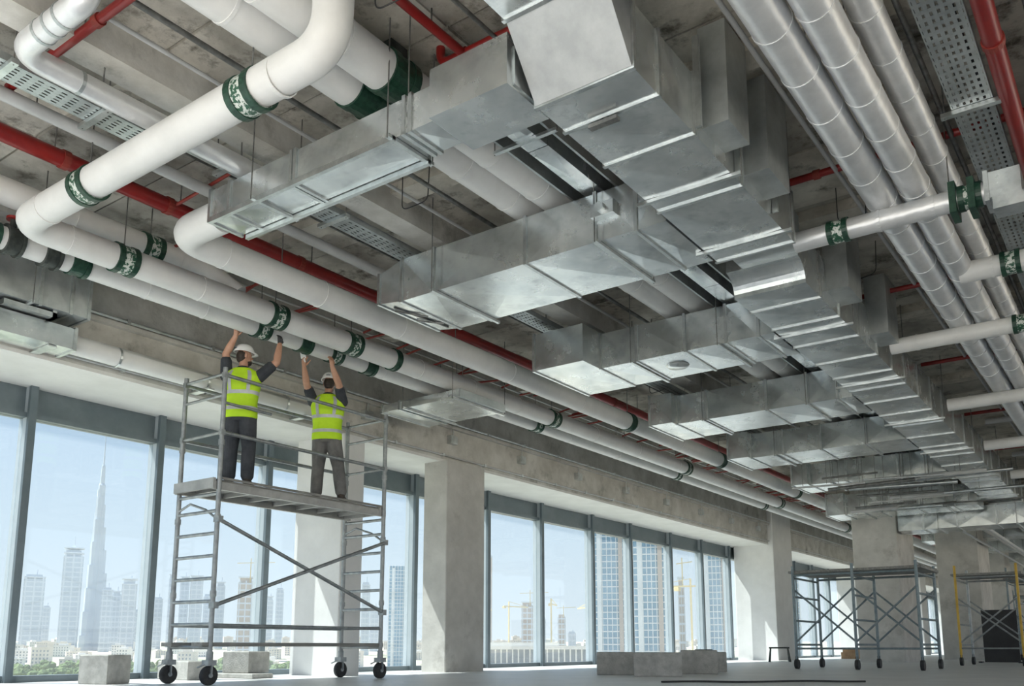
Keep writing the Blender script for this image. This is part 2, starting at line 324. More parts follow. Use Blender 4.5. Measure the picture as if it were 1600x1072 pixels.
# red sprinkler mains
def redmain(label, pts, r, hang=(), branches=(), seams=(), group=None):
    t_ = thing('sprinkler_pipe', label, 'pipe', pts[0], 0, group); o = Vector(pts[0])
    obj('pipe_run', MB().tube(bend([Vector(p) - o for p in pts], r * 3) if len(pts) > 2 else [Vector(p) - o for p in pts], r, 16), 'red_paint', t_)
    for c, ax in seams: obj('coupling', MB().ring(Vector(c) - o, ax, r - .002, r + .012, .07, 16), 'red_paint_old', t_)
    for c in hang: hanger(t_, Vector(c) - o, r, SLAB - o.z)
    for q in branches: obj('branch_pipe', MB().tube([Vector(p) - o for p in q], .018, 8), 'red_paint_old', t_)
    return t_
rb = random.Random(3)
br = []
for k in range(96):
    y = 5.9 + k * .30 + rb.uniform(-.1, .1); x1 = -8.4 - rb.uniform(.3, 1.75)
    br.append([(-8.38, y, 5.22), (x1, y + rb.uniform(-.35, .35), 5.12 + rb.uniform(-.08, .2))])
for y in (4.45, 5.2, 5.55): br.append([(-8.38, y, 5.22), (-7.2, y, 5.3)])
redmain('thick red sprinkler main running the length of the ceiling above the white pipes', [(-8.38, -3, 5.22), (-8.38, YF, 5.22)], .085,
        hang=[(-8.38, y, 5.22) for y in (3.9, 5.3, 7.2, 10, 13, 16, 19, 22, 26, 30)], branches=br, seams=[((-8.38, y, 5.22), YA) for y in (4.0, 5.15, 7.0, 9.8, 12.2, 15, 18)])
redmain('thin red pipe crossing beside the foil pipe at top left', [(-4.9, 3.17, 5.3), (-7.75, 3.17, 5.3)], .04, hang=[(-6.5, 3.17, 5.3)], seams=[((-6.3, 3.17, 5.3), XA)])
redmain('short red pipe stub at the left edge below the foil elbow', [(-7.2, 2.72, 5.32), (-8.6, 2.72, 5.32)], .035)
redmain('thin red pipe along the ceiling at the top centre of the frame', [(-4.36, 4.25, SLAB), (-4.36, 4.25, 5.45), (-4.36, 5.28, 5.45)], .04, hang=[(-4.36, 4.9, 5.45)])
redmain('thin red pipe crossing toward the big square duct', [(-3.1, 5.32, 5.45), (-4.62, 5.32, 5.45), (-4.62, 5.32, SLAB)], .04, seams=[((-4.36, 5.32, 5.45), XA)])
redmain('thin red pipe showing in the gap beside the big square duct', [(-4.05, 5.4, 5.4), (-4.05, 9.0, 5.4)], .035, hang=[(-4.05, 6.8, 5.4)])
redmain('thin red cross pipe under the slab at right behind the foil pipes', [(-3.1, 8.95, 5.38), (2, 8.95, 5.38)], .04, hang=[(-2.2, 8.95, 5.38), (-.9, 8.95, 5.38)], seams=[((-2.5, 8.95, 5.38), XA)])
redmain('red riser main at the top right corner beside the perforated tray', [(-.64, 1.7, 5.2), (-.64, 30, 5.2)], .075, hang=[(-.64, y, 5.2) for y in (6.5, 10, 14, 18)], seams=[((-.64, 7.4, 5.2), YA)])
for k, y in enumerate((12.6, 16.4, 20.6, 24.8)):
    redmain(('nearest', 'second', 'third', 'farthest')[k] + ' thin red cross pipe over the distant foil pipes', [(-3.0, y, 5.34), (2, y, 5.34)], .035, group='far red cross pipes')
# foil covered chilled pipes on the right
def foil(label, x, z, r, y0, y1):
    return pipe('foil_pipe', label, 'pipe', [(x, y0, z), (x, y1, z)], r, 'foil_jacket', None, 26,
        seams=[((x, y0 + 1 + .62*k, z), YA) for k in range(int(min(22, (y1-y0)/.62)))], hangers=[(x, y, z) for y in (6.6, 10.4, 14.4, 18.6, 23)])
foil('foil-wrapped pipe at right, nearest the big duct of the three', -1.87, 4.9, .15, 1.7, 60)
foil('foil-wrapped pipe at right, middle one of the three', -1.56, 4.93, .14, 1.7, 60)
foil('foil-wrapped pipe at right, tucked above and behind the other two', -1.36, 5.2, .12, 1.7, 60)
def cross(label, x0, x1, y, z, r, cl, mat='white_jacket'):
    return pipe('cross_pipe', label, 'pipe', [(x0, y, z), (x1, y, z)], r, mat, None, 20, clamps=[((c, y, z), XA, .2) for c in cl],
                seams=[((x0 + .35 + k*.5, y, z), XA) for k in range(int(abs(x1-x0)/.5) - 1)], hangers=[((x0+x1)/2 + .45, y, z)])
cross('silver cross pipe under the three foil pipes with a green and a white collar', -2.75, -.66, 8.9, 4.66, .105, (-2.3, -1.08), 'foil_jacket')
cb = bpy.data.objects['cross_pipe']
obj('connector_box', MB().box((1.83, -.13, -.12), (2.1, .13, .13)).box((1.80, -.15, -.15), (1.84, .15, .15)), 'galvanised', cb)
obj('connector_box', MB().box((1.86, -.14, -.24), (2.12, .10, -.125)), 'galvanised', cb)
obj('saddle_bracket', MB().box((1.5, -.14, -.17), (1.56, .14, .14)).box((1.66, -.14, -.17), (1.72, .14, .14)), 'green_band', cb)
obj_c = cross('white side pipe leaving the middle foil pipe below the perforated tray', -1.56, .6, 11.3, 4.86, .125, (-1.02,))
cross('white cross pipe under the foil pipes, second from the camera', -2.75, 1.0, 13.0, 4.66, .11, (-1.12,))
cross('white cross pipe under the foil pipes, third from the camera', -2.7, 1.0, 16.85, 4.66, .11, (-1.2,))
for k in range(4): cross('white cross pipe under the foil pipes, ' + ('fourth', 'fifth', 'sixth', 'farthest')[k] + ' from the camera', -2.7, 1.0, 20.8 + 4*k, 4.66, .11, (), 'white_jacket')['group'] = 'far cross pipes'

# ------------------------------------------------------------------ ducts
def cross_face(mb, p, n_, d):    # quad with a raised centre: the diagonal creases of sheet metal ducts
    c = sum((Vector(q) for q in p), Vector()) / 4 + Vector(n_) * d
    mb.add(list(p) + [c], [(0,1,4),(1,2,4),(2,3,4),(3,0,4)])
def section(parent, a, b_, axis, mat='galvanised', crease=.012, name='duct_section'):
    (x0,y0,z0), (x1,y1,z1) = a, b_
    mb = MB(); v = [(x0,y0,z0),(x1,y0,z0),(x1,y1,z0),(x0,y1,z0),(x0,y0,z1),(x1,y0,z1),(x1,y1,z1),(x0,y1,z1)]
    F = {'-z':((0,3,2,1),(0,0,-1)), '+z':((4,5,6,7),(0,0,1)), '-y':((0,1,5,4),(0,-1,0)), '+x':((1,2,6,5),(1,0,0)), '+y':((2,3,7,6),(0,1,0)), '-x':((3,0,4,7),(-1,0,0))}
    for k, (ix, nn) in F.items():
        q = [v[i] for i in ix]
        if axis in k: mb.add(q, [(0,1,2,3)])
        else: cross_face(mb, q, nn, crease)
    return obj(name, mb, mat, parent)
def flange(parent, a, b_, axis, pos, w_=.017, th=.036, mat='flange_steel'):
    (x0,y0,z0), (x1,y1,z1) = a, b_; mb = MB()
    if axis == 'y':
        mb.box((x0-w_, pos-th/2, z0-w_), (x1+w_, pos+th/2, z0+.004)).box((x0-w_, pos-th/2, z1-.004), (x1+w_, pos+th/2, z1+w_))
        mb.box((x0-w_, pos-th/2, z0), (x0+.004, pos+th/2, z1)).box((x1-.004, pos-th/2, z0), (x1+w_, pos+th/2, z1))
    else:
        mb.box((pos-th/2, y0-w_, z0-w_), (pos+th/2, y1+w_, z0+.004)).box((pos-th/2, y0-w_, z1-.004), (pos+th/2, y1+w_, z1+w_))
        mb.box((pos-th/2, y0-w_, z0), (pos+th/2, y0+.004, z1)).box((pos-th/2, y1-.004, z0), (pos+th/2, y1+w_, z1))
    return obj('flange', mb, mat, parent)
def run(parent, a, b_, axis, joints, mat='galvanised', fl=True, crease=.012):
    """rectangular duct cut into sections at the joints, each joint with its flange"""
    i = 'xyz'.index(axis); cuts = [a[i]] + list(joints) + [b_[i]]
    for k in range(len(cuts) - 1):
        p, q = list(a), list(b_); p[i] = cuts[k] + (.006 if k else 0); q[i] = cuts[k+1] - .006
        section(parent, p, q, axis, mat, crease)
    if fl:
        for j in joints: flange(parent, a, b_, axis, j)
def trapeze(parent, a, b_, axis, pos, top=SLAB):
    (x0,y0,z0), (x1,y1,z1) = a, b_
    if axis == 'y': e0, e1 = (x0-.09, pos), (x1+.09, pos)
    else: e0, e1 = (pos, y0-.09), (pos, y1+.09)
    tb = obj('hanger_bar', MB().bar((*e0, z0-.02), (*e1, z0-.02), .04, .03), 'flange_steel', parent)
    for e_ in (e0, e1): obj('hanger_rod', MB().tube([(*e_, z0-.04), (*e_, top - parent.location.z)], .006, 6), 'rod_steel', tb)
# main square duct, near length
D1 = thing('main_duct', 'big square galvanised duct with an upturned end at top centre', 'duct')
a, b_ = (-3.47, 5.12, 4.5), (-2.65, 8.52, 5.03)
run(D1, a, b_, 'y', (5.52, 6.15, 7.15))
for y in (5.12, 8.52): flange(D1, a, b_, 'y', y)
trapeze(D1, a, b_, 'y', 6.9); trapeze(D1, a, b_, 'y', 8.2)
mb = MB()   # the inclined length that rises toward the viewer
v = [(-3.47,5.10,4.5),(-2.65,5.10,4.5),(-2.65,5.10,5.03),(-3.47,5.10,5.03),(-3.47,4.72,4.98),(-2.65,4.72,4.98),(-2.65,4.72,5.5),(-3.47,4.72,5.5)]
mb.add(v, [(0,1,5,4),(1,2,6,5),(2,3,7,6),(3,0,4,7),(4,5,6,7)])
obj('inclined_section', mb, 'duct_matte', D1)
run(D1, (-3.47, 2.2, 4.98), (-2.65, 4.70, 5.5), 'y', (3.4,)); flange(D1, (-3.47, 0, 4.98), (-2.65, 1, 5.5), 'y', 4.70)
obj('bolt_row', MB().box((-3.25, 5.50, 4.44), (-3.0, 5.56, 4.47)), 'rod_steel', D1)
# riser boxes on the right side of the big duct
for y0, y1 in ((6.3, 6.75), (7.2, 7.75)):
    obj('riser_box', MB().box((-2.66, y0, 4.62), (-2.42, y1, SLAB - .12)), 'galvanised_dull', D1)
for y in (6.15, 6.98, 7.9): obj('standing_seam', MB().box((-2.64, y - .015, 4.55), (-2.585, y + .015, 5.35)), 'flange_steel', D1)
# neck and second length
a, b_ = (-3.55, 8.56, 4.78), (-2.85, 9.38, 5.2)
section(D1, a, b_, 'y', 'galvanised_dull', .0, 'neck')
D2 = thing('main_duct', 'long square galvanised duct continuing from the big duct into the distance', 'duct')
a, b_ = (-3.72, 9.62, 4.5), (-2.88, 60, 5.06)
js = [10.15, 10.9, 11.75, 12.7, 13.55, 14.4, 15.3, 16.3, 17.3, 18.4, 19.5, 20.6, 21.8, 23, 24.3, 25.6, 27, 28.5, 30, 32, 34, 36, 39, 42, 46, 50]
run(D2, a, b_, 'y', js)
mb = MB(); n_ = 8   # rounded drop at its near end
prof = [(9.38 + .24*math.sin(k/n_*math.pi/2), 4.74 - .24*(1-math.cos(k/n_*math.pi/2))) for k in range(n_+1)]
for k in range(n_):
    (ya, za), (yb, zb) = prof[k], prof[k+1]
    mb.add([(-3.72,ya,za),(-2.88,ya,za),(-2.88,yb,zb),(-3.72,yb,zb)], [(0,1,2,3)], smooth=True)
    for x in (-3.72, -2.88): mb.add([(x,ya,za),(x,yb,zb),(x,yb,5.06),(x,ya,5.06)], [(0,1,2,3)])
mb.add([(-3.72,9.38,4.74),(-2.88,9.38,4.74),(-2.88,9.38,5.06),(-3.72,9.38,5.06)], [(0,1,2,3)])
obj('curved_end', mb, 'galvanised', D2)
for y in (11.2, 14, 17, 20, 23.5, 27): trapeze(D2, a, b_, 'y', y)
for y0 in (10.4, 12.3): obj('riser_box', MB().box((-2.9, y0, 4.66), (-2.62, y0 + .6, SLAB - .15)), 'galvanised_dull', D2)
# shallow duct at upper left that meets the white pipe elbow
B0 = thing('branch_duct', 'shallow galvanised branch duct at upper left feeding the white elbow', 'duct')
a, b_ = (-7.2, 4.88, 4.58), (-3.50, 5.26, 4.90)
run(B0, a, b_, 'x', (-6.9, -5.95, -4.55, -4.28, -3.86), crease=.006)
flange(B0, a, b_, 'x', -7.2); flange(B0, a, b_, 'x', -4.62); flange(B0, a, b_, 'x', -6.0)
obj('channel_rail', MB().box((-7.15, 5.27, 4.53), (-4.7, 5.31, 4.62)).box((-7.15, 4.83, 4.53), (-4.7, 4.87, 4.58)), 'flange_steel', B0)
obj('offset_box', MB().box((-4.28, 4.80, 4.55), (-3.52, 5.36, 4.97)), 'galvanised', B0)
trapeze(B0, a, b_, 'x', -6.45); trapeze(B0, a, b_, 'x', -4.72)
obj('hanger_rod', MB().tube([(-4.55, 4.85, 4.9), (-4.55, 4.85, SLAB)], .006, 6), 'rod_steel', B0)
# repeated branches joining the long duct
def branch(label, x0, y0, y1, z0, z1, joints, endbox=None, x1=-3.49, group=None, mat='galvanised', collar=True):
    t_ = thing('branch_duct', label, 'duct', (0, 0, 0), 0, group)
    a, b_ = (x0, y0, z0), (x1, y1, z1)
    run(t_, a, b_, 'x', joints, mat)
    if endbox:
        e0, e1, ez = endbox
        section(t_, (e0, y0 - ez, z0 - .01), (x0, y1 + .02, z1 + .02), 'x', mat, .01, 'end_box'); flange(t_, (e0, y0 - ez, z0 - .01), (x0, y1 + .02, z1 + .02), 'x', e0)
        flange(t_, (x0, y0, z0), (x0, y1, z1), 'x', x0)
    else: flange(t_, a, b_, 'x', x0)
    for x in (x0 + .55, x1 - .75): trapeze(t_, a, b_, 'x', x)
    return t_
B1 = branch('widest galvanised branch duct in the centre with diagonal creases underneath', -6.95, 7.36, 8.47, 4.5, 5.03, (-6.45, -5.15, -4.28, -3.82), None)
obj('end_hood', MB().add([(-6.95,7.36,4.5),(-6.95,8.47,4.5),(-6.95,8.47,5.03),(-6.95,7.36,5.03),(-7.32,7.36,4.55),(-7.32,8.47,4.55),(-7.32,8.47,4.92),(-7.32,7.36,4.92)],
    [(0,1,5,4),(1,2,6,5),(2,3,7,6),(3,0,4,7),(4,5,6,7)]), 'galvanised', B1)
flange(B1, (-7.32, 7.36, 4.55), (-7.32, 8.47, 4.92), 'x', -7.32)
obj('hood_grille', MB().bar((-7.2, 7.5, 4.525), (-7.05, 8.35, 4.5), .02, .02).bar((-7.28, 7.6, 4.53), (-7.0, 7.9, 4.49), .02, .02).bar((-7.28, 8.0, 4.53), (-7.0, 8.2, 4.49), .02, .02), 'rod_steel', B1)
obj('actuator', MB().box((-4.28, 7.26, 4.72), (-4.02, 7.355, 4.86)).tube([(-4.15, 7.2, 4.79), (-4.15, 7.36, 4.79)], .05, 12), 'flange_steel', B1)
B2 = branch('galvanised branch duct with a square end box, second from the camera', -6.35, 11.0, 12.05, 4.5, 5.03, (-5.75, -5.0, -4.4, -3.95), (-7.2, 0, .5), x1=-3.74)
obj('round_plate', MB().lathe([(.0, -.03), (.14, -.03), (.17, 0)], (-5.35, 11.5, 4.49), 16), 'galvanised', B2)
B3 = branch('galvanised branch duct with a square end box, third from the camera', -6.9, 14.7, 15.9, 4.5, 5.03, (-6.3, -5.2, -4.5, -4.0), (-7.35, 0, .2), x1=-3.74)
B4 = branch('galvanised branch duct with a square end box, fourth from the camera', -6.9, 18.4, 19.6, 4.5, 5.03, (-6.2, -5.4, -4.5), (-7.35, 0, .2), x1=-3.74)
for k, y in enumerate((22.4, 32.5, 37.5, 43, 49)):
    branch(['fifth galvanised branch duct from the camera', 'far branch duct just beyond the collared column', 'seventh galvanised branch duct from the camera, far off', 'next to last branch duct in the far distance', 'farthest galvanised branch duct'][k], -6.9, y, y + 1.2, 4.5, 5.03, (-6.0, -4.8), (-7.3, 0, .2), x1=-3.74, group='far branch ducts')
branch('low galvanised branch duct passing above the collared grey column', -7.2, 26.6, 27.7, 4.25, 4.85, (-6.2, -5.2, -4.3), (-7.7, 0, .2), x1=-3.74)
CD = thing('cross_duct', 'low galvanised duct crossing from the collared column to the right edge', 'duct')
a, b_ = (-6.1, 28.0, 3.84), (3, 29.2, 4.40); run(CD, a, b_, 'x', (-5.4, -4.5, -3.5, -2.6, -1.6)); trapeze(CD, a, b_, 'x', -5); trapeze(CD, a, b_, 'x', -3)
# narrow ducts above, along the building
ND = thing('narrow_duct', 'narrow galvanised duct with dark gaps beside the big square duct', 'duct')
a, b_ = (-4.44, 5.45, 5.08), (-4.22, 24, 5.35); run(ND, a, b_, 'y', (6.4, 7.6, 9.0, 10.4, 12.4, 14.6, 17, 20), 'galvanised', False)
for x in (-4.60, -4.08): obj('side_channel', MB().box((x - .012, 5.45, 5.09), (x + .012, 24, 5.5)), 'galvanised_dull', ND)
for y in (6.2, 9.3, 13, 17, 21): trapeze(ND, (-4.6, 0, 5.08), (-4.08, 1, 5.35), 'y', y)
# window side duct
ED = thing('edge_duct', 'grey duct hung along the window beam at the left edge of the frame', 'duct')
a, b_ = (-10.68, 2.0, 4.36), (-10.15, 5.30, 4.92); run(ED, a, b_, 'y', (4.72, 5.08), 'galvanised_dull'); flange(ED, a, b_, 'y', 5.30)
obj('bottom_tray', MB().box((-10.62, 4.35, 4.27), (-10.2, 4.95, 4.33)).box((-10.62, 4.9, 4.27), (-10.2, 4.95, 4.37)), 'flange_steel', ED)
for y in (4.6, 3.5): trapeze(ED, a, b_, 'y', y, 5.28)
LD = thing('edge_duct', 'lower duct under the window beam that turns into a round white one', 'duct')
a, b_ = (-10.72, 1.5, 3.99), (-10.32, 5.25, 4.25); run(LD, a, b_, 'y', (3.2, 4.2), 'galvanised', True, .004)
flange(LD, a, b_, 'y', 5.25)
obj('round_length', MB().tube([(-10.52, 5.2, 4.12), (-10.52, 9.4, 4.10), (-10.52, 9.4001, 4.10)], .125, 22), 'white_jacket', LD)
for y in (5.9, 7.2, 8.6): obj('strap', MB().ring((-10.52, y, 4.11), YA, .122, .132, .03, 22), 'flange_steel', LD)
for y in (5.0, 7.2, 9.0): obj('hanger_bracket', MB().bar((-10.79, y, 3.975), (-10.34, y, 3.975), .1, .02).bar((-10.78, y, 3.97), (-10.78, y, 4.3), .04, .02), 'flange_steel', LD)
# shallow box duct beyond the workers, low beside the pipes
SB = thing('branch_duct', 'flat bright duct stub hanging below the white pipes right of the workers', 'duct')
a, b_ = (-10.3, 10.5, 4.34), (-8.6, 11.7, 4.47); run(SB, a, b_, 'x', (-9.9,)); flange(SB, a, b_, 'x', -10.3)
for x in (-9.75, -8.69): trapeze(SB, a, b_, 'x', x)
# conduits on the beam face
for k, (x, z, r) in enumerate(((-10.70, 4.69, .022), (-10.76, 4.05, .018), (-10.74, 5.18, .03))):
    cnd = pipe('wall_conduit', ['steel conduit lying on the ledge of the window beam', 'thin conduit along the bottom edge of the window beam', 'conduit tucked under the haunch of the window beam'][k], 'conduit',
         [(x, 1, z), (x, YF, z)], r, 'flange_steel' if k == 0 else 'grey_pipe', None, 10)
    for j in range(18): obj('saddle', MB().box((-.05, 2.5 + j*1.3, -r - .012), (.03, 2.55 + j*1.3, r + .008)), 'flange_steel', cnd)
ORD = ['first', 'second', 'third', 'fourth', 'fifth', 'sixth', 'seventh', 'eighth', 'ninth']
for k in range(9):
    y = 10.5 + k*2.3
    jb = obj('junction_box', MB().box((-10.80, y, 4.30), (-10.70, y + .2, 4.46)).box((-10.70, y + .02, 4.32), (-10.69, y + .18, 4.44)).tube([(-10.74, y + .1, 4.46), (-10.74, y + .1, 4.6)], .012, 8), 'flange_steel')
    tag(jb, ORD[k] + ' steel junction box along the window beam right of the workers', 'junction box', 'junction boxes on the beam')

# ------------------------------------------------------------------ cable trays
def tray(label, x0, x1, z, y0, y1, rungs, name='cable_tray', slots=True, yslot=None):
    t_ = thing(name, label, 'cable tray')
    for x in (x0, x1): obj('side_rail', MB().box((x - .006, y0, z), (x + .006, y1, z + .07)), 'galvanised_dull', t_)
    if slots:
        nb = 6; wd = (x1 - x0) / nb; ye = yslot or y1; mb = MB()
        for k in range(nb): mb.box((x0 + wd*(k + .2), y0, z), (x0 + wd*(k + .8), y1, z + .003))
        y = y0
        while y < ye:
            mb.box((x0, y, z + .0005), (x1, y + .05, z + .004)); y += .10
        tag(obj('perforated_bed', mb, 'galvanised_dull', t_), kind='stuff')
    for y in rungs:
        tb = obj('tray_bracket', MB().box((x0 - .1, y - .03, z - .045), (x1 + .1, y + .03, z - .004)), 'flange_steel', t_)
        for x in (x0 - .07, x1 + .07): obj('hanger_rod', MB().tube([(x, y, z - .05), (x, y, SLAB)], .006, 6), 'rod_steel', tb)
    for k, xx in enumerate(yr(x0 + .06, x1 - .06, 4)):
        obj('cable', MB().tube([(xx + .012*math.sin(j*1.7 + k), y0 + (y1 - y0)*j/24, z + .022) for j in range(25)], .014, 6), 'rubber' if k % 2 else 'grey_pipe', t_)
    return t_
tray('perforated cable tray hung at the top right corner', -1.08, -.76, 5.2, 2.0, 26, (6.3, 8.25, 10.2, 12.2, 14.5, 17, 20, 23), yslot=18)
tray('galvanised cable tray running behind the widest branch duct', -7.24, -6.98, 5.2, 4.3, 20, (5.0, 6.4, 8.9, 11, 13.5, 16), yslot=14)
tray('small cable tray at upper left between the foil pipe and grey pipe', -7.4, -7.12, 5.12, 1.8, 4.2, (2.9, 3.7), yslot=4.2)
tray('far cable tray on the right beyond the perforated one', .1, .42, 5.2, 7, 30, (12, 16, 20), yslot=8)
# extra conduits under the slab
cr_ = random.Random(11)
for k, (x, lb) in enumerate(((-7.55, 'thin conduit under the slab beside the grey pipe at upper left'), (-6.3, 'thin conduit under the slab right of the left downstand beam'), (-5.95, 'thin conduit under the slab midway between beam and wrapped mains'),
        (-5.62, 'thin conduit under the slab close to the left wrapped main'), (-3.95, 'thin conduit under the slab left of the big square duct'), (-2.3, 'thin conduit under the slab right of the big square duct'),
        (-.4, 'thin conduit under the slab right of the red corner main'), (-9.8, 'thin conduit under the slab by the window haunch'), (-1.2, 'thin conduit under the slab above the foil pipes'))):
    pipe('ceiling_conduit', lb, 'conduit', [(x, LIGHT_VOID + .5, 5.38 - .012*(k % 3)), (x, 44, 5.38 - .012*(k % 3))], .013 + .006*(k % 3), 'grey_pipe' if k % 2 else 'rod_steel', None, 8)
for k in range(22):
    x = cr_.uniform(-7.6, -.3); y = 4.2 + k*.8
    pipe('drop_wire', 'black wire loop hanging from the slab between the ducts', 'wire', [(x, y, SLAB), (x, y, 5.2 - cr_.uniform(0, .15)), (x + .28, y + .1, 5.2), (x + .3, y + .1, SLAB)], .006, 'rubber', .08, 6, group='wires hanging from the slab')
for k in range(5):
    y = 20.5 + k*4
    pp = pipe('ceiling_conduit', ('nearest', 'second', 'third', 'fourth', 'farthest')[k] + ' grey cross pipe under the slab at the far right', 'pipe', [(-2.6, y, 5.1), (6, y, 5.1)], .06, 'grey_pipe', None, 12, group='far grey cross pipes', hangers=[(-1.6, y, 5.1), (.5, y, 5.1)])

fs = random.Random(31)
for k in range(26):
    y = (20.6 + k*.22) if k < 9 else (24.0 + (k-9)*.2) if k < 20 else (29.8 + (k-20)*.4); x = fs.uniform(-6.8, -3.9); z = fs.uniform(4.1, 4.4)
    pipe('service_pipe', 'thin grey service pipe hung low among the distant ducts', 'pipe', [(x, y, z), (x + fs.uniform(1.0, 2.6), y + fs.uniform(-.1, .1), z + fs.uniform(-.05, .05))], fs.uniform(.02, .05), ('grey_pipe', 'rod_steel', 'flange_steel')[k % 3], None, 10,
         hangers=[(x + .25, y, z), (x + .8, y, z)], group='distant thin service pipes')
for k in range(6):
    x = (-5.05, -4.6, -4.15, -2.5, -2.0, -1.1)[k]; z = (4.2, 4.36, 4.1, 4.3, 4.15, 4.4)[k]
    pipe('service_pipe', 'long thin service pipe running off into the far right distance', 'pipe', [(x, 29.6, z), (x, 70, z)], .035 + .01*(k % 3), 'grey_pipe' if k % 2 else 'foil_jacket', None, 10, hangers=[(x, y, z) for y in (31, 35, 40)], group='long distant service pipes')

# ------------------------------------------------------------------ mobile scaffold tower
def member(parent, p, q, r, mat, name, n=10):
    return obj(name, MB().tube([p, q], r, n), mat, parent)
def caster(parent, x, y, z=0.0, r=.115, mat='scaffold_steel'):
    c = obj('caster', MB().tube([(x, y, z + 2*r + .03), (x, y, z + .40)], .042, 12).box((x - .065, y - .06, z + 2*r + .005), (x + .065, y + .06, z + 2*r + .07))
            .bar((x - .042, y, z + r), (x - .042, y, z + 2*r + .02), .05, .012).bar((x + .042, y, z + r), (x + .042, y, z + 2*r + .02), .05, .012), mat, parent)
    obj('wheel', MB().tube([(x - .034, y, z + r), (x - .026, y, z + r), (x + .026, y, z + r), (x + .034, y, z + r)], [r*.86, r, r, r*.86], 20), 'rubber', c)
    obj('hub', MB().tube([(x - .05, y, z + r), (x + .05, y, z + r)], .028, 10), mat, c)
    obj('brake_lever', MB().bar((x, y - .04, z + 2*r + .03), (x - .1, y - .09, z + 2*r - .02), .04, .015), mat, c)
    return c
X0, X1, Y0, Y1, DZ = -10.22, -9.39, 6.73, 9.66, 2.53
T = thing('scaffold_tower', 'grey mobile scaffold tower on casters carrying the two workers', 'scaffold')
for x, y in ((X0, Y0), (X1, Y0), (X0, Y1), (X1, Y1)):
    p = member(T, (x, y, .30), (x, y, 3.98), .031, 'scaffold_steel', 'post', 14)
    for z in (1.1, 2.05, 3.0): obj('spigot_collar', MB().ring((x, y, z), (0,0,1), .030, .040, .07, 14), 'scaffold_steel', p)
    caster(T, x, y)
for y in (Y0, Y1):
    for k, z in enumerate((.45, .73, 1.01, 1.29, 1.57, 1.85, 2.13, 2.35)):
        member(T, (X0, y, z), (X1, y, z), .023, 'scaffold_steel', 'rung')
    for z in (3.13, 3.62, 3.90): member(T, (X0, y, z), (X1, y, z), .019, 'scaffold_steel', 'end_rail')
    obj('ladder_bow', MB().tube([(X0, y, 2.18), (X0 + .25, y, 2.26), (X1 - .25, y, 2.16), (X1, y, 2.02)], .016, 8), 'scaffold_steel', T)
for x in (X0, X1):
    for z in (3.13, 3.88):
        g = member(T, (x, Y0, z), (x, Y1, z), .025, 'scaffold_steel', 'guard_rail')
        for y in (Y0, Y1): obj('rail_hook', MB().box((x - .03, y - .03, z - .035), (x + .03, y + .03, z + .035)), 'scaffold_steel', g)
    member(T, (x, Y0, .72), (x, Y1, .72), .021, 'scaffold_steel', 'base_rail')
obj('stub_rail', MB().tube([(X1, Y0, 3.52), (X1, Y0 + .75, 3.52)], .019, 10), 'scaffold_steel', T)
member(T, (X1 + .03, Y0, 2.02), (X1 + .03, Y1, .96), .026, 'scaffold_steel', 'brace'); member(T, (X1 + .055, Y0, .96), (X1 + .055, Y1, 2.0), .026, 'scaffold_steel', 'brace')
for y, z in ((Y0, 2.02), (Y1, .96), (Y0, .96), (Y1, 2.0)): obj('brace_hook', MB().box((X1 - .03, y - .035, z - .04), (X1 + .075, y + .035, z + .04)), 'scaffold_steel', T)
for k in range(3):     # deck boards
    xa = X0 + .03 + k * .262; d = obj('deck_board', MB().box((xa, Y0 - .06, DZ - .03), (xa + .25, Y1 + .04, DZ)), 'deck_board', T)
for x in (X0 + .03, X1 - .04): obj('deck_beam', MB().box((x - .02, Y0 - .08, DZ - .13), (x + .03, Y1 + .06, DZ - .03)), 'deck_alloy', T)
for k in range(7): obj('deck_joist', MB().box((X0 + .05, Y0 + .2 + k*.42, DZ - .09), (X1 - .06, Y0 + .24 + k*.42, DZ - .032)), 'deck_alloy', T)
for y in (Y0, Y1): obj('deck_end', MB().box((X0, y - .09, DZ - .12), (X1, y - .05, DZ + .01)), 'deck_alloy', T)
for k in range(2): obj('toe_board', MB().box(((X0, X1)[k] - .012, Y0, DZ), ((X0, X1)[k] + .012, Y1, DZ + .03)), 'deck_board', T)
for x in (X0 + .1, X1 - .1): obj('base_plank', MB().box((x - .11, Y0 - .12, .46), (x + .11, Y1 + .05, .51)), 'deck_board', T)

# ------------------------------------------------------------------ people
def ik(s, w_, l1, l2, hint):
    s, w_ = Vector(s), Vector(w_); d = w_ - s; L_ = min(d.length, (l1 + l2) * .995); dn = d.normalized()
    a_ = (l1*l1 - l2*l2 + L_*L_) / (2*L_); h_ = math.sqrt(max(l1*l1 - a_*a_, 0)); hv = Vector(hint); hv = (hv - dn*hv.dot(dn)).normalized()
    return s + dn*a_ + hv*h_, s + dn*L_
TOR = [(.86,.178,.122),(.93,.198,.138),(1.02,.192,.132),(1.12,.186,.126),(1.25,.200,.132),(1.38,.226,.138),(1.47,.232,.130),(1.53,.200,.106),(1.58,.115,.082),(1.62,.066,.062)]
def tor(z):
    for k in range(len(TOR)-1):
        a_, b_ = TOR[k], TOR[k+1]
        if a_[0] <= z <= b_[0]:
            q = (z-a_[0])/(b_[0]-a_[0]); return a_[1]+(b_[1]-a_[1])*q, a_[2]+(b_[2]-a_[2])*q
    return TOR[-1][1:]
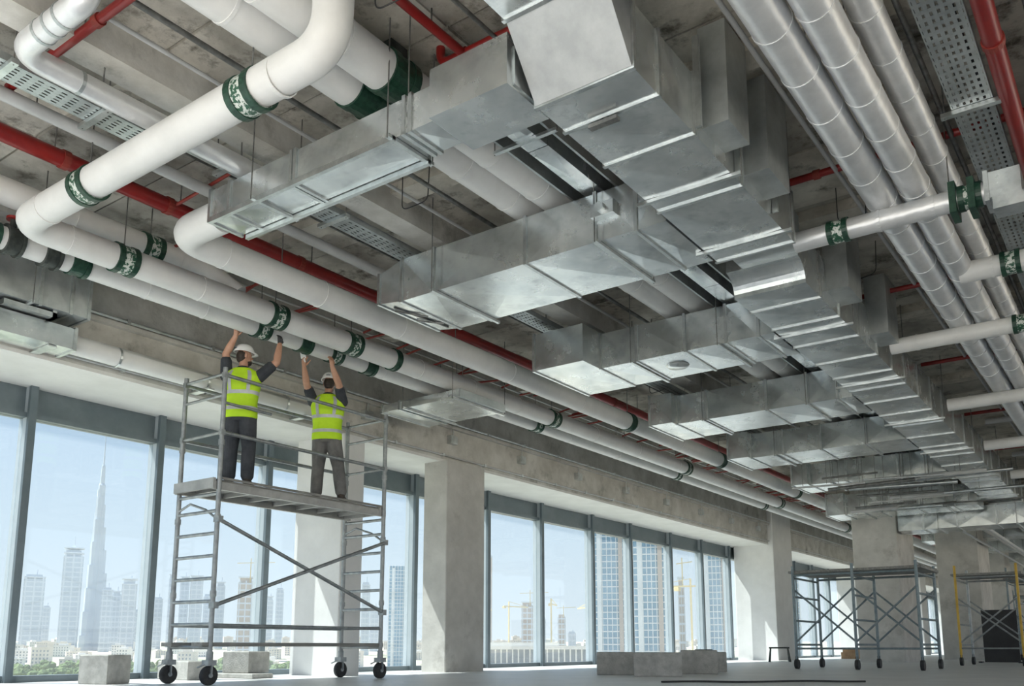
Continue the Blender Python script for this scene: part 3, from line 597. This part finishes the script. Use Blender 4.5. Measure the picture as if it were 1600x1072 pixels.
def loft_z(mb, zs, off, n=40, mi=0, a0=0, a1=2*math.pi, caps=True, sx=1, dy=0):
    full = abs(a1-a0-2*math.pi) < 1e-6; m_ = n if full else n+1; vs = []
    for z in zs:
        rx, ry = tor(z)
        for k in range(m_):
            t_ = a0 + (a1-a0)*k/n; c, s_ = math.cos(t_), math.sin(t_)
            vs.append(((rx+off)*math.copysign(abs(c)**.85, c)*sx, (ry+off)*math.copysign(abs(s_)**.85, s_)+dy, z))
    fs = []
    for i in range(len(zs)-1):
        for k in range(n):
            k2 = (k+1) % m_; fs.append((i*m_+k, i*m_+k2, (i+1)*m_+k2, (i+1)*m_+k))
    mb.add(vs, fs, mi, True)
    if full and caps:
        mb.add(vs[:m_], [tuple(range(m_))[::-1]], mi); mb.add(vs[-m_:], [tuple(range(m_))], mi)
def ellipsoid(mb, c, r, mi, n=16):
    prof = [(math.sin(math.pi*k/10), -math.cos(math.pi*k/10)) for k in range(11)]; vs = []
    for s_, h in prof: vs += [(c[0]+r[0]*s_*math.cos(2*math.pi*k/n), c[1]+r[1]*s_*math.sin(2*math.pi*k/n), c[2]+r[2]*h) for k in range(n)]
    mb.add(vs, [(i*n+k, i*n+(k+1) % n, (i+1)*n+(k+1) % n, (i+1)*n+k) for i in range(10) for k in range(n)], mi, True)
def limb(mb, pts, rad, mi, n=14):
    P = [Vector(p) for p in pts]; d0 = (P[0]-P[1]).normalized(); d1 = (P[-1]-P[-2]).normalized()
    path = [P[0]+d0*rad[0]*.8, P[0]+d0*rad[0]*.45] + P + [P[-1]+d1*rad[-1]*.45, P[-1]+d1*rad[-1]*.8]
    mb.tube(path, [rad[0]*.3, rad[0]*.8] + list(rad) + [rad[-1]*.8, rad[-1]*.3], n, mi)
def hand(mb, wr, d, nrm, side, mi, curl=1.0):
    """wr wrist, d direction of the fingers, nrm palm side, side = direction of the thumb"""
    wr, d, nrm, side = Vector(wr), Vector(d).normalized(), Vector(nrm), Vector(side)
    nrm = (nrm - d*nrm.dot(d)).normalized(); side = d.cross(nrm) * (1 if d.cross(nrm).dot(side) > 0 else -1)
    for k in range(4):        # palm made of four metacarpal ridges
        o_ = side*(.030 - .020*k); limb(mb, [wr + o_*.55, wr + o_ + d*.085], [.016, .0155], mi, 10)
    limb(mb, [wr + d*.01, wr + d*.07], [.026, .03], mi, 12)
    for k, ln in enumerate((.072, .080, .074, .058)):
        b_ = wr + side*(.033 - .022*k) + d*.088; pts = [b_]; dr = d
        for seg in (.44, .32, .24):
            dr = (dr + nrm*.55*curl).normalized(); pts.append(pts[-1] + dr*ln*seg*1.05)
        limb(mb, pts, [.0098, .0094, .0088, .0078], mi, 10)
    t0 = wr + side*.028 + d*.025
    limb(mb, [t0, t0 + (side*.75 + d*.55 + nrm*.2)*.036, t0 + (side*.9 + d*1.2 + nrm*.7)*.042, t0 + (side*.8 + d*1.7 + nrm*1.4)*.044], [.0135, .012, .0108, .009], mi, 10)
PM = ['skin', 'trousers', 'shirt_navy', 'boots', 'hair', 'glove']
def person(label, loc, rz, trousers, tgtR, tgtL, legs, headturn, gloveR, hipshift=0.0, beard=True):
    t_ = thing('person', label, 'person', loc, rz); inv = Matrix.Translation(loc) @ Matrix.Rotation(rz, 4, 'Z'); inv = inv.inverted(); r3 = Matrix.Rotation(-rz, 3, 'Z')
    mb = MB()
    for s_, (fx, fy) in zip((-1, 1), legs):
        hip = Vector((s_*.092, 0, .92)); ank = Vector((fx, fy, .10)); kn = hip.lerp(ank, .5) + Vector((s_*.012, .03, 0))
        limb(mb, [hip, hip.lerp(kn, .5), kn, kn.lerp(ank, .45) + Vector((0, -.015, 0)), ank + Vector((0, -.01, .03))], [.124, .110, .090, .090, .084], 1, 16)
        limb(mb, [ank + Vector((0, -.03, -.03)), ank + Vector((0, .06, -.045)), ank + Vector((s_*.015, .17, -.058))], [.058, .050, .040], 3, 12)
    loft_z(mb, [.86, .93, .99], 0, mi=1); loft_z(mb, [.98, 1.02, 1.12, 1.25, 1.38, 1.47, 1.53, 1.58, 1.62], 0, mi=2)
    limb(mb, [(0, 0, 1.56), (0, .02, 1.70)], [.060, .056], 0)
    hc = Vector((0, .03, 1.775)); hr = Matrix.Rotation(headturn, 3, 'Z')
    H_ = MB()
    ellipsoid(H_, (0, 0, .01), (.077, .098, .115), 0); ellipsoid(H_, (0, .035, -.055), (.056, .062, .065), 0)
    limb(H_, [(0, .085, .012), (0, .112, -.018)], [.010, .015], 0, 8)
    limb(H_, [(-.022, .092, -.052), (.022, .092, -.052)], [.007, .007], 0, 8)
    for s_ in (-1, 1):
        ellipsoid(H_, (s_*.080, -.005, -.005), (.012, .022, .034), 0, 10); ellipsoid(H_, (s_*.032, .086, .018), (.012, .008, .008), 4, 8)
    ellipsoid(H_, (0, -.030, .0), (.080, .078, .085), 4); ellipsoid(H_, (0, -.05, -.045), (.066, .05, .05), 4)
    if beard: ellipsoid(H_, (0, .048, -.085), (.056, .058, .046), 4)
    k0 = len(H_.v); mb.add([hc + hr @ Vector(p) for p in H_.v], [], 0)
    base = len(mb.v) - k0
    for f, mi_ in zip(H_.f, H_.mi): mb.f.append(tuple(i + base for i in f)); mb.mi.append(mi_); mb.sm.append(True)
    for s_, (wp, pn, el) in ((1, tgtR), (-1, tgtL)):
        wl_ = inv @ Vector(wp); sh = Vector((s_*.212, -.005, 1.475)); pnl = r3 @ Vector(pn)
        e_, wr = ik(sh, wl_, .315, .285, el)
        limb(mb, [sh, sh.lerp(e_, .35), sh.lerp(e_, .72)], [.084, .078, .073], 2, 14)
        limb(mb, [sh.lerp(e_, .6), e_, e_.lerp(wr, .3), e_.lerp(wr, .7), wr], [.055, .051, .052, .042, .032], 0, 14)
        WR[s_] = (inv.inverted() @ wr, inv.inverted() @ e_)
        dh = (Vector((0, 0, 1)) + (wr - e_).normalized()*.35)
        hand(mb, wr, dh, pnl, (0, .3, 0) if abs(pnl.y) < .8 else (-s_, 0, 0), 5 if (gloveR and s_ == 1) else 0)
    names = ['skin', trousers, 'shirt_navy', 'boots', 'hair', 'glove']
    src = bpy.data.objects.new('tmp', mb.mesh('tmp', names)); C.objects.link(src)
    md = src.modifiers.new('r', 'REMESH'); md.mode = 'VOXEL'; md.voxel_size = .0065; md.use_smooth_shade = True
    sm_ = src.modifiers.new('s', 'SMOOTH'); sm_.factor = .5; sm_.iterations = 2
    dg = bpy.context.evaluated_depsgraph_get(); me = bpy.data.meshes.new_from_object(src.evaluated_get(dg))
    bv = BVHTree.FromPolygons([Vector(q) for q in mb.v], mb.f)
    me.materials.clear()
    for nm in names: me.materials.append(M[nm])
    ix = [0]*len(me.polygons)
    for p in me.polygons: ix[p.index] = mb.mi[bv.find_nearest(p.center)[2]]
    me.polygons.foreach_set('material_index', ix); me.polygons.foreach_set('use_smooth', [True]*len(ix))
    bpy.data.objects.remove(src); me.name = 'body'
    link('body', me, t_)
    # vest
    v_ = MB(); zs = [.90 + .02*k for k in range(33)] + [1.56, 1.585]
    loft_z(v_, zs, .022, 48, caps=False); loft_z(v_, zs, .012, 48, caps=False)
    vest = obj('safety_vest', v_, 'hi_vis', t_)
    for za, zb in ((1.00, 1.05), (1.215, 1.265)):
        q = MB(); loft_z(q, [za, (za+zb)/2, zb], .026, 48, caps=False); obj('reflective_band', q, 'reflective_tape', vest)
    for a_ in (-2.05, -1.09, 2.05, 1.09):
        q = MB(); loft_z(q, [1.26 + .02*k for k in range(15)] , .027, 6, a0=a_-.11, a1=a_+.11); obj('reflective_strap', q, 'reflective_tape', vest)
    # helmet
    hm = MB(); ang = [k/10*math.pi/2 for k in range(11)]
    prof = [(.150, .010), (.152, .004), (.118, .0)] + [(.118*math.cos(a_)**.8 if math.cos(a_) > 1e-6 else 0.001, .125*math.sin(a_)) for a_ in ang]
    n = 28; vs = []
    for r_, z_ in prof:
        for k in range(n):
            t2 = 2*math.pi*k/n; brim = 1.0
            ext = r_ if r_ <= .118 else (.118 + (r_-.118)*(.35 + .95*max(0, math.sin(t2))**2))
            vs.append((ext*math.cos(t2)*.93, ext*math.sin(t2)*1.16, z_))
    hm.add(vs, [(i*n+k, i*n+(k+1) % n, (i+1)*n+(k+1) % n, (i+1)*n+k) for i in range(len(prof)-1) for k in range(n)], 0, True)
    he = obj('hard_hat', hm, 'helmet_white', t_); he.location = hc + Vector((0, 0, .045)); he.rotation_euler = (R(-4), 0, headturn)
    obj('crown_ridge', MB().tube([(0, -.125, .05), (0, -.075, .103), (0, 0, .126), (0, .075, .103), (0, .125, .05)], .010, 8), 'helmet_white', he)
    obj('mark', MB().box((-.03, -.139, .035), (.03, -.118, .052)), 'helmet_mark', he)
    return t_
DK = 2.53; WR = {}
person('worker in navy trousers and yellow vest with a dark glove, nearer the scaffold end', (-9.64, 7.18, DK), R(37), 'trousers_navy',
       ((-9.305, 7.50, 4.49), (-1, 0, .15), (.9, -.35, -.35)), ((-9.59, 7.00, 4.52), (1, 0, .1), (-.7, .5, -.4)), ((-.11, .0), (.12, .03)), R(-52), True)
person('worker in grey trousers and yellow vest holding a white tool', (-9.66, 8.72, DK), R(36), 'trousers_grey',
       ((-9.305, 8.42, 4.49), (-1, 0, .15), (1, -.2, -.5)), ((-9.60, 8.16, 4.47), (1, 0, .1), (-1, -.1, -.3)), ((-.13, .02), (.24, -.02)), R(4), False)
tw_ = WR[-1][0] + Vector((.03, -.01, .06))
hs = obj('trowel', MB().bar(tw_ + Vector((0, -.03, .05)), tw_ + Vector((.01, -.07, .17)), .085, .008).bar(tw_, tw_ + Vector((0, -.03, .055)), .022, .022), 'helmet_white')
tag(hs, 'white flat tool held up by the worker in grey trousers', 'tool')

# ------------------------------------------------------------------ loose concrete blocks
def block(label, x, y, sx, sy, sz, rz=0, z=0):
    o = obj('concrete_block', MB(), 'block_concrete'); mb = MB(); c = .012
    for zz, ins in ((0, 0), (sz - c, 0), (sz, c)): pass
    P = []
    for zz, ins in ((0, c), (c, 0), (sz - c, 0), (sz, c)):
        P += [(-sx/2+ins, -sy/2+ins, zz), (sx/2-ins, -sy/2+ins, zz), (sx/2-ins, sy/2-ins, zz), (-sx/2+ins, sy/2-ins, zz)]
    mb.add(P, [(3,2,1,0)] + [(i*4+k, i*4+(k+1) % 4, (i+1)*4+(k+1) % 4, (i+1)*4+k) for i in range(3) for k in range(4)] + [(12,13,14,15)])
    o.data = mb.mesh('concrete_block', 'block_concrete'); o.location = (x, y, z); o.rotation_euler = (0, 0, rz)
    return tag(o, label, 'concrete block', 'loose concrete blocks')
block('single concrete cube by the glass at far left', -10.85, 6.25, .42, .42, .36, R(20))
block('leftmost block of the row before the white column', -7.52, 13.35, .62, .5, .37, R(30))
block('longest block in the middle of the row before the white column', -6.56, 13.0, .74, .55, .37, R(27))
block('square block at the right end of the row', -6.55, 14.55, .62, .5, .40, R(24))
block('low block behind the right end of the row', -7.0, 15.9, .7, .6, .36, R(25))
block('thin slab offcut lying beside the rear scaffold wheels', -11.2, 8.6, .9, .4, .07, R(4))
block('taller grey block on a thin slab seen under the scaffold tower', -11.3, 8.75, .5, .45, .32, R(10), .07)
block('low grey block behind the left scaffold wheels', -11.35, 7.75, .85, .4, .26, R(-6))
# small stool and odds near the white column
def trestle(label, x, y, rz, w_=.6, h=.45, mat='dark_iron'):
    t_ = thing('trestle', label, 'trestle', (x, y, 0), rz)
    obj('top_rail', MB().box((-w_/2, -.04, h - .05), (w_/2, .04, h)), mat, t_)
    for sx in (-1, 1):
        for sy in (-1, 1): obj('leg', MB().bar((sx*w_*.42, sy*.03, h - .04), (sx*w_*.5, sy*.18, 0), .035, .035), mat, t_)
    return t_
trestle('small dark trestle at the foot of the broad white column', -9.6, 27.2, R(25))
trestle('small dark trestle between the block row and the white column', -8.7, 19.6, R(70), .5, .4)

# ------------------------------------------------------------------ far scaffolds
def frame_scaffold(label, x0, x1, y0, y1, dz, mat, posts_x=2, zt=.15, mixed=None, name='frame_scaffold'):
    t_ = thing(name, label, 'scaffold'); xs = yr(x0, x1, posts_x)
    for i, x in enumerate(xs):
        for j, y in enumerate((y0, y1)):
            mt = mixed if (mixed and j == 0) else mat
            p = member(t_, (x, y, .2), (x, y, dz + zt), .03, mt, 'post')
            obj('caster', MB().tube([(x - .035, y, .1), (x + .035, y, .1)], .1, 14).bar((x, y, .1), (x, y, .26), .05, .05), 'rubber', t_)
        for z in (.5, 1.0, 1.5, dz - .1): member(t_, (x, y0, z), (x, y1, z), .022, mat, 'rung')
    for i in range(len(xs) - 1):
        for y in (y0, y1):
            member(t_, (xs[i], y, .55), (xs[i+1], y, 1.65), .02, mat, 'brace'); member(t_, (xs[i], y + .03, 1.65), (xs[i+1], y + .03, .55), .02, mat, 'brace')
            member(t_, (xs[i], y, dz - .05), (xs[i+1], y, dz - .05), .024, mat, 'ledger'); member(t_, (xs[i], y, .42), (xs[i+1], y, .42), .02, mat, 'ledger')
    nb = 4
    for k in range(nb):
        ya = y0 + (y1 - y0)*k/nb; obj('deck_board', MB().box((x0 - .1, ya + .01, dz), (x1 + .1, ya + (y1-y0)/nb - .01, dz + .05)), 'deck_board', t_)
    return t_
frame_scaffold('blue-grey frame scaffold with plank deck in front of the collared column', -6.3, -3.85, 18.9, 20.6, 2.0, 'scaffold_blue', 3)
frame_scaffold('yellow and grey frame scaffold at the far right', -4.1, -2.75, 24.5, 26.2, 2.2, 'scaffold_steel', 2, .25, 'yellow_paint')
frame_scaffold('distant dark frame scaffold behind the yellow one', -4.0, -2.2, 33, 35, 2.6, 'scaffold_blue', 3, .4)
frame_scaffold('farthest frame scaffold near the end wall', -6.3, -4.3, 52, 54, 3.0, 'scaffold_blue', 3, .4)
sh_ = obj('sheet_panel', MB().box((-4.25, 29.0, .02), (-3.35, 29.05, 1.5)).box((-4.4, 28.9, 0), (-4.3, 29.2, .04)).box((-3.4, 28.9, 0), (-3.3, 29.2, .04)), 'black_sheet')
tag(sh_, 'black sheet panel standing behind the yellow scaffold', 'panel')
pl = thing('timber_stack', 'brown timber pile by the glass beyond the white column', 'timber stack', (-9.6, 36, 0))
for k in range(5): obj('plank', MB().box((-.5, -.6 + .25*k, .0), (.5, -.4 + .25*k, .25 + .1*(k % 2))), 'debris_timber', pl)
hz = thing('floor_hose', 'thin dark hose lying across the floor in front of the block row and blue scaffold', 'hose')
obj('hose_run', MB().tube([(-5.3 + k*.16, 10.6 + .16*math.sin(k*.9) + k*.14, .014) for k in range(14)], .013, 6), 'rubber', hz)

# ------------------------------------------------------------------ the city outside
def gz(d): return -30.0 if d < 850 else -30 + (d - 850)/1750*44
def spot(b_, d): return Vector((-d*math.sin(R(b_)), d*math.cos(R(b_)), gz(d)))
mb = MB(); rings = [14, 300, 850, 1400, 2000, 2600, 9000]; n = 72
vs = [(d*math.cos(2*math.pi*k/n), d*math.sin(2*math.pi*k/n), gz(min(d, 2600))) for d in rings for k in range(n)]
mb.add(vs, [(i*n+k, (i+1)*n+k, (i+1)*n+(k+1) % n, i*n+(k+1) % n) for i in range(len(rings)-1) for k in range(n)])
tag(obj('ground', mb, 'sand_ground'), kind='structure')
def tower(label, b_, d, wd, h, style, name='tower_block'):
    p = spot(b_, d); p.z -= 1; H_ = h - p.z
    t_ = thing(name, label, 'tower', p, R(b_))
    dp = wd*.8; x, y = wd/2, dp/2
    if style == 'blue':
        obj('glass_core', MB().box((-x, -y, 0), (x, y, H_)), 'tower_blue', t_)
        nf = int(H_/3.6); q = MB()
        for k in range(nf): q.box((-x-.35, -y-.35, k*3.6), (x+.35, y+.35, k*3.6+.55))
        tag(obj('floor_slabs', q, 'tower_slab', t_), kind='stuff')
        q = MB(); nv = 7
        for k in range(nv+1):
            xx = -x + wd*k/nv; q.box((xx-.22, -y-.55, 0), (xx+.22, -y, H_+1)); q.box((xx-.22, y, 0), (xx+.22, y+.55, H_))
        for k in range(nv): yy = -y + dp*k/nv; q.box((-x-.55, yy-.22, 0), (-x, yy+.22, H_)); q.box((x, yy-.22, 0), (x+.55, yy+.22, H_))
        tag(obj('facade_fins', q, 'tower_slab', t_), kind='stuff')
        for s_ in (-.3, .34): obj('bay_shaft', MB().box((wd*s_-1.2, -y-1.1, 0), (wd*s_+1.2, -y, H_*.98)), 'tower_brown' if s_ > 0 else 'tower_slab', t_)
    else:
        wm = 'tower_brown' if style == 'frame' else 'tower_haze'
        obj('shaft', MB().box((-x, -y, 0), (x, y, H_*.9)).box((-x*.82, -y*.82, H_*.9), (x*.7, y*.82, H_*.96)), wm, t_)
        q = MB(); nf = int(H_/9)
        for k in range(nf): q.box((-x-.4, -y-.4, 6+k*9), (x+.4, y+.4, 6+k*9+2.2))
        tag(obj('floor_bands', q, 'tower_band_haze', t_), kind='stuff')
        for s_ in (-1, 0, 1): obj('pilaster', MB().box((x*.8*s_-x*.08, -y-.9, 0), (x*.8*s_+x*.08, -y, H_*.92)), 'tower_band_haze', t_)
        if style == 'spire':
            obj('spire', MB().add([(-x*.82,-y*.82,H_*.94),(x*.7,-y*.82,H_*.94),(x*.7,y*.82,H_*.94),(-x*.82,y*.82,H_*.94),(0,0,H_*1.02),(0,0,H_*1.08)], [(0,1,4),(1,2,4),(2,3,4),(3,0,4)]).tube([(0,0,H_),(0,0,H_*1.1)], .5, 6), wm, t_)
        elif style == 'frame':
            obj('crane_mast', MB().bar((x*.5,-y,H_*.9), (x*.5,-y,H_*1.18), 1.2, 1.2).bar((x*.5-wd*.9,-y,H_*1.12), (x*.5+wd*1.6,-y,H_*1.14), .9, .9), 'crane_yellow', t_)
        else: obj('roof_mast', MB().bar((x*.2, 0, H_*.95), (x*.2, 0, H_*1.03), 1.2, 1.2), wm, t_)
    return t_
TW = [(64.03, 1900, 35.6, 139.3, 'haze', 'broad hazy tower alone at the left end of the skyline'), (63.3, 2100, 14.1, 87.6, 'haze', 'short slim tower right of the broad leftmost tower'),
 (62.14, 1850, 33.7, 185, 'spire', 'pointed grey tower just left of the tallest needle skyscraper'), (60.23, 1700, 17.0, 105.8, 'haze', 'slim tower just right of the tallest needle skyscraper'),
 (59.71, 1750, 14.5, 102.5, 'haze', 'narrow tower squeezed in the middle of the trio right of the needle'), (59.06, 1650, 23.7, 115.4, 'haze', 'tallest of the trio of towers right of the needle'),
 (58.53, 2000, 8.4, 78.9, 'haze', 'thin low tower beside the second window mullion'), (57.43, 1900, 16.3, 100.6, 'haze', 'hazy tower just right of the second window mullion'),
 (56.69, 2000, 14.9, 155.4, 'haze', 'hazy tower behind the far left scaffold post'), (56.01, 1900, 16.6, 142, 'haze', 'hazy tower between the two left scaffold posts'),
 (55.33, 1850, 23.3, 142.6, 'haze', 'wider hazy tower between the two left scaffold posts'), (54.6, 2000, 20.3, 114.5, 'haze', 'hazy tower hidden behind the near scaffold post'),
 (53.94, 1900, 17, 134.8, 'haze', 'hazy tower right of the near scaffold post'), (52.47, 1300, 20.3, 100.2, 'frame', 'tower under construction with a crane seen under the scaffold deck'),
 (51.0, 1900, 12.5, 104.4, 'haze', 'slim hazy tower left of the plastered column'), (50.43, 2000, 15.9, 130.7, 'haze', 'taller hazy tower against the plastered column'),
 (45.17, 1500, 13.5, 110.5, 'haze', 'slim tower seen through the right scaffold ladder'), (44.58, 1700, 17.6, 77.8, 'haze', 'low tower right of the scaffold ladder'),
 (43.1, 900, 19.4, 79.5, 'blue', 'blue glass tower between the scaffold and the bare concrete column'), (37.42, 960, 7.4, 97, 'blue', 'sliver of blue tower right of the bare concrete column'),
 (34.93, 1500, 19.1, 76.9, 'frame', 'brownish tower under construction in the middle windows'), (33.91, 1700, 9.6, 58.2, 'haze', 'thin low tower in the middle windows'),
 (32.74, 1600, 13.6, 59.3, 'frame', 'second brownish tower under construction in the middle windows'), (29.68, 520, 18.9, 88.3, 'blue', 'left one of the two tall blue glass towers above the concrete blocks'),
 (27.16, 480, 16.6, 79.4, 'blue', 'right one of the two tall blue glass towers above the concrete blocks'), (23.13, 520, 15.4, 75.9, 'blue', 'blue glass tower close to the left edge of the white column'),
 (25.19, 900, 6.2, 69.4, 'frame', 'thin tower under construction between the blue glass towers'), (18.9, 560, 15, 76, 'blue', 'blue glass tower seen just right of the white column'), (32.09, 1500, 12.7, 27, 'haze', 'squat tower left of the two blue glass towers')]
for b_, d, wd, h, st, lb in TW: tower(lb, b_, d, wd, h, st)
# the needle
p = spot(60.95, 1800); p.z -= 2
nd = thing('needle_tower', 'tallest stepped needle skyscraper in the left window', 'skyscraper', p, R(60.95)); Hn = 400
for w_ in range(3):
    ang = R(90 + 120*w_ + 25); q = MB(); levels = 7
    u = Vector((math.cos(ang), math.sin(ang), 0)); v = Vector((-u.y, u.x, 0))
    for k in range(levels):          # nested setbacks, each lower and wider than the last
        f = (k + 1 - w_/3) / levels; z1_ = Hn*.74*f; ro = 27*(1 - (k/levels)**.9) + 5; wd = 8.2 - .28*k
        pts = [v*-wd, u*ro*.8 - v*wd*.8, u*ro, u*ro*.8 + v*wd*.8, v*wd]
        q.add([pt + Vector((0,0,zz)) for zz in (0, z1_) for pt in pts], [(j, (j+1) % 5, 5+(j+1) % 5, 5+j) for j in range(5)] + [(5,6,7,8,9)])
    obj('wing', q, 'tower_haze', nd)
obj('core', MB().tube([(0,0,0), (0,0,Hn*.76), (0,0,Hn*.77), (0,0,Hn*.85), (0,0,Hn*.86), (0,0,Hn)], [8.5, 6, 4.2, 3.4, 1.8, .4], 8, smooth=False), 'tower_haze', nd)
# glazed podium
pd = thing('glass_pavilion', 'long low glazed building with white roof in the middle windows', 'building', spot(34.4, 800), R(34.4))
obj('roof', MB().box((-46, -16, 28), (46, 16, 31)).box((-44, -14, 31), (20, 10, 34)), 'city_wall_pale', pd); obj('base', MB().box((-45, -15, 0), (45, 15, 9)), 'city_wall_pale', pd)
obj('glazed_storey', MB().box((-44, -13, 9), (44, 13, 28)), 'city_glass_dark', pd)
for k in range(19): obj('pier', MB().box((-45 + 5*k - .6, -15, 9), (-45 + 5*k + .6, -12.9, 28)), 'city_wall_pale', pd)
# low houses
CRANES = ((39.2, 900, 42), (36.1, 1000, 50), (33.4, 900, 48), (30.9, 800, 40), (26.0, 620, 45), (24.6, 700, 52), (46.5, 1000, 60))
def house(k):
    r_ = random.Random(k); q = MB(); w_, d_, h = r_.uniform(14, 26), r_.uniform(12, 20), r_.uniform(10, 22)
    q.box((-w_/2, -d_/2, -8), (w_/2, d_/2, h)).box((-w_/2*.5, -d_/2*.5, h), (w_/2*.4, d_/2*.5, h+3)).box((-w_/2-.3, -d_/2-.3, h-1), (w_/2+.3, d_/2+.3, h+.6))
    for fl in range(int(h/3.6)):
        for j in range(int(w_/3.6)):
            x = -w_/2 + 1.8 + j*3.6; q.box((x-.8, -d_/2-.12, 1+fl*3.6), (x+.8, -d_/2+.1, 2.9+fl*3.6), 1)
    return q.mesh('house', ['city_wall' if k % 2 else 'city_wall_pale', 'city_glass_dark'])
HM = [house(k) for k in range(8)]; rr = random.Random(5)
taken = [(spot(q[0], q[1]), q[2]*.75 + 12) for q in TW] + [(spot(60.95, 1800), 45), (spot(34.4, 800), 62), (spot(34.4, 760), 40)] + [(spot(q[0], q[1]), 16) for q in CRANES]
def free(p, r):
    if any((p - q).length < r + rq for q, rq in taken): return False
    taken.append((p, r)); return True
k = 0
for tr_ in range(2600):
    if k >= 230: break
    d = 960 + 1350*rr.random()**.75; b_ = rr.uniform(21.5, 66)
    if not free(spot(b_, d), 14): continue
    k += 1
    o = link('house', HM[rr.randrange(8)], None, spot(b_, d)); o.rotation_euler = (0, 0, R(b_ + rr.uniform(-25, 25))); o.scale = (1, 1, rr.uniform(.5, 1.15))
    tag(o, 'small sand coloured building in the low city below the towers', 'house', 'low city buildings')
def tree_mesh(k):
    r_ = random.Random(50+k); q = MB(); q.tube([(0,0,-1), (0,0,4)], [.4,.25], 6, 1)
    for j in range(6):
        c = (r_.uniform(-2.6,2.6), r_.uniform(-2.6,2.6), 4.2 + r_.uniform(-.6,2.6)); rad = r_.uniform(1.7, 2.8); n_ = 9; vs = []
        for i in range(7):
            a_ = math.pi*i/6
            for m_ in range(n_): f = rad*r_.uniform(.78, 1.15); vs.append((c[0]+f*math.sin(a_)*math.cos(2*math.pi*m_/n_), c[1]+f*math.sin(a_)*math.sin(2*math.pi*m_/n_), c[2]-f*math.cos(a_)*.8))
        q.add(vs, [(i*n_+m_, i*n_+(m_+1) % n_, (i+1)*n_+(m_+1) % n_, (i+1)*n_+m_) for i in range(6) for m_ in range(n_)], 0)
    return q.mesh('tree', ['leaves', 'debris_timber'])
TM = [tree_mesh(k) for k in range(4)]
k = 0
for tr_ in range(1500):
    if k >= 130: break
    b_ = rr.uniform(49.5, 66) if k < 105 else rr.uniform(22, 45); d = 690 + 270*rr.random()**1.2
    if not free(spot(b_, d), 8.5): continue
    k += 1
    o = link('tree', TM[rr.randrange(4)], None, spot(b_, d)); o.rotation_euler = (0, 0, rr.uniform(0, 6)); s_ = rr.uniform(1.2, 2.3); o.scale = (s_, s_, s_)
    tag(o, 'round green tree in the park strip below the windows', 'tree', 'park trees outside')
for k, (b_, d, h) in enumerate(CRANES):
    p = spot(b_, d); q = MB(); Ht = h - p.z
    q.bar((0,0,0), (0,0,Ht), 1.3, 1.3).bar((-9,0,Ht*.93), (34,0,Ht*.93), 1.0, 1.2).bar((0,0,Ht), (30,0,Ht*.94), .4, .4).box((-10,-1.2,Ht*.9), (-6,1.2,Ht*.93))
    o = obj('tower_crane', q, 'crane_yellow', None, p); o.rotation_euler = (0, 0, R(b_ + 20 + 30*k))
    tag(o, ['crane left of the glazed pavilion', 'crane above the middle of the pavilion', 'crane right of the pavilion roof', 'crane just left of the twin blue towers', 'nearer crane right of the twin blue towers', 'thin crane beside the blue tower by the white column', 'crane beyond the scaffold ladder'][k], 'crane')
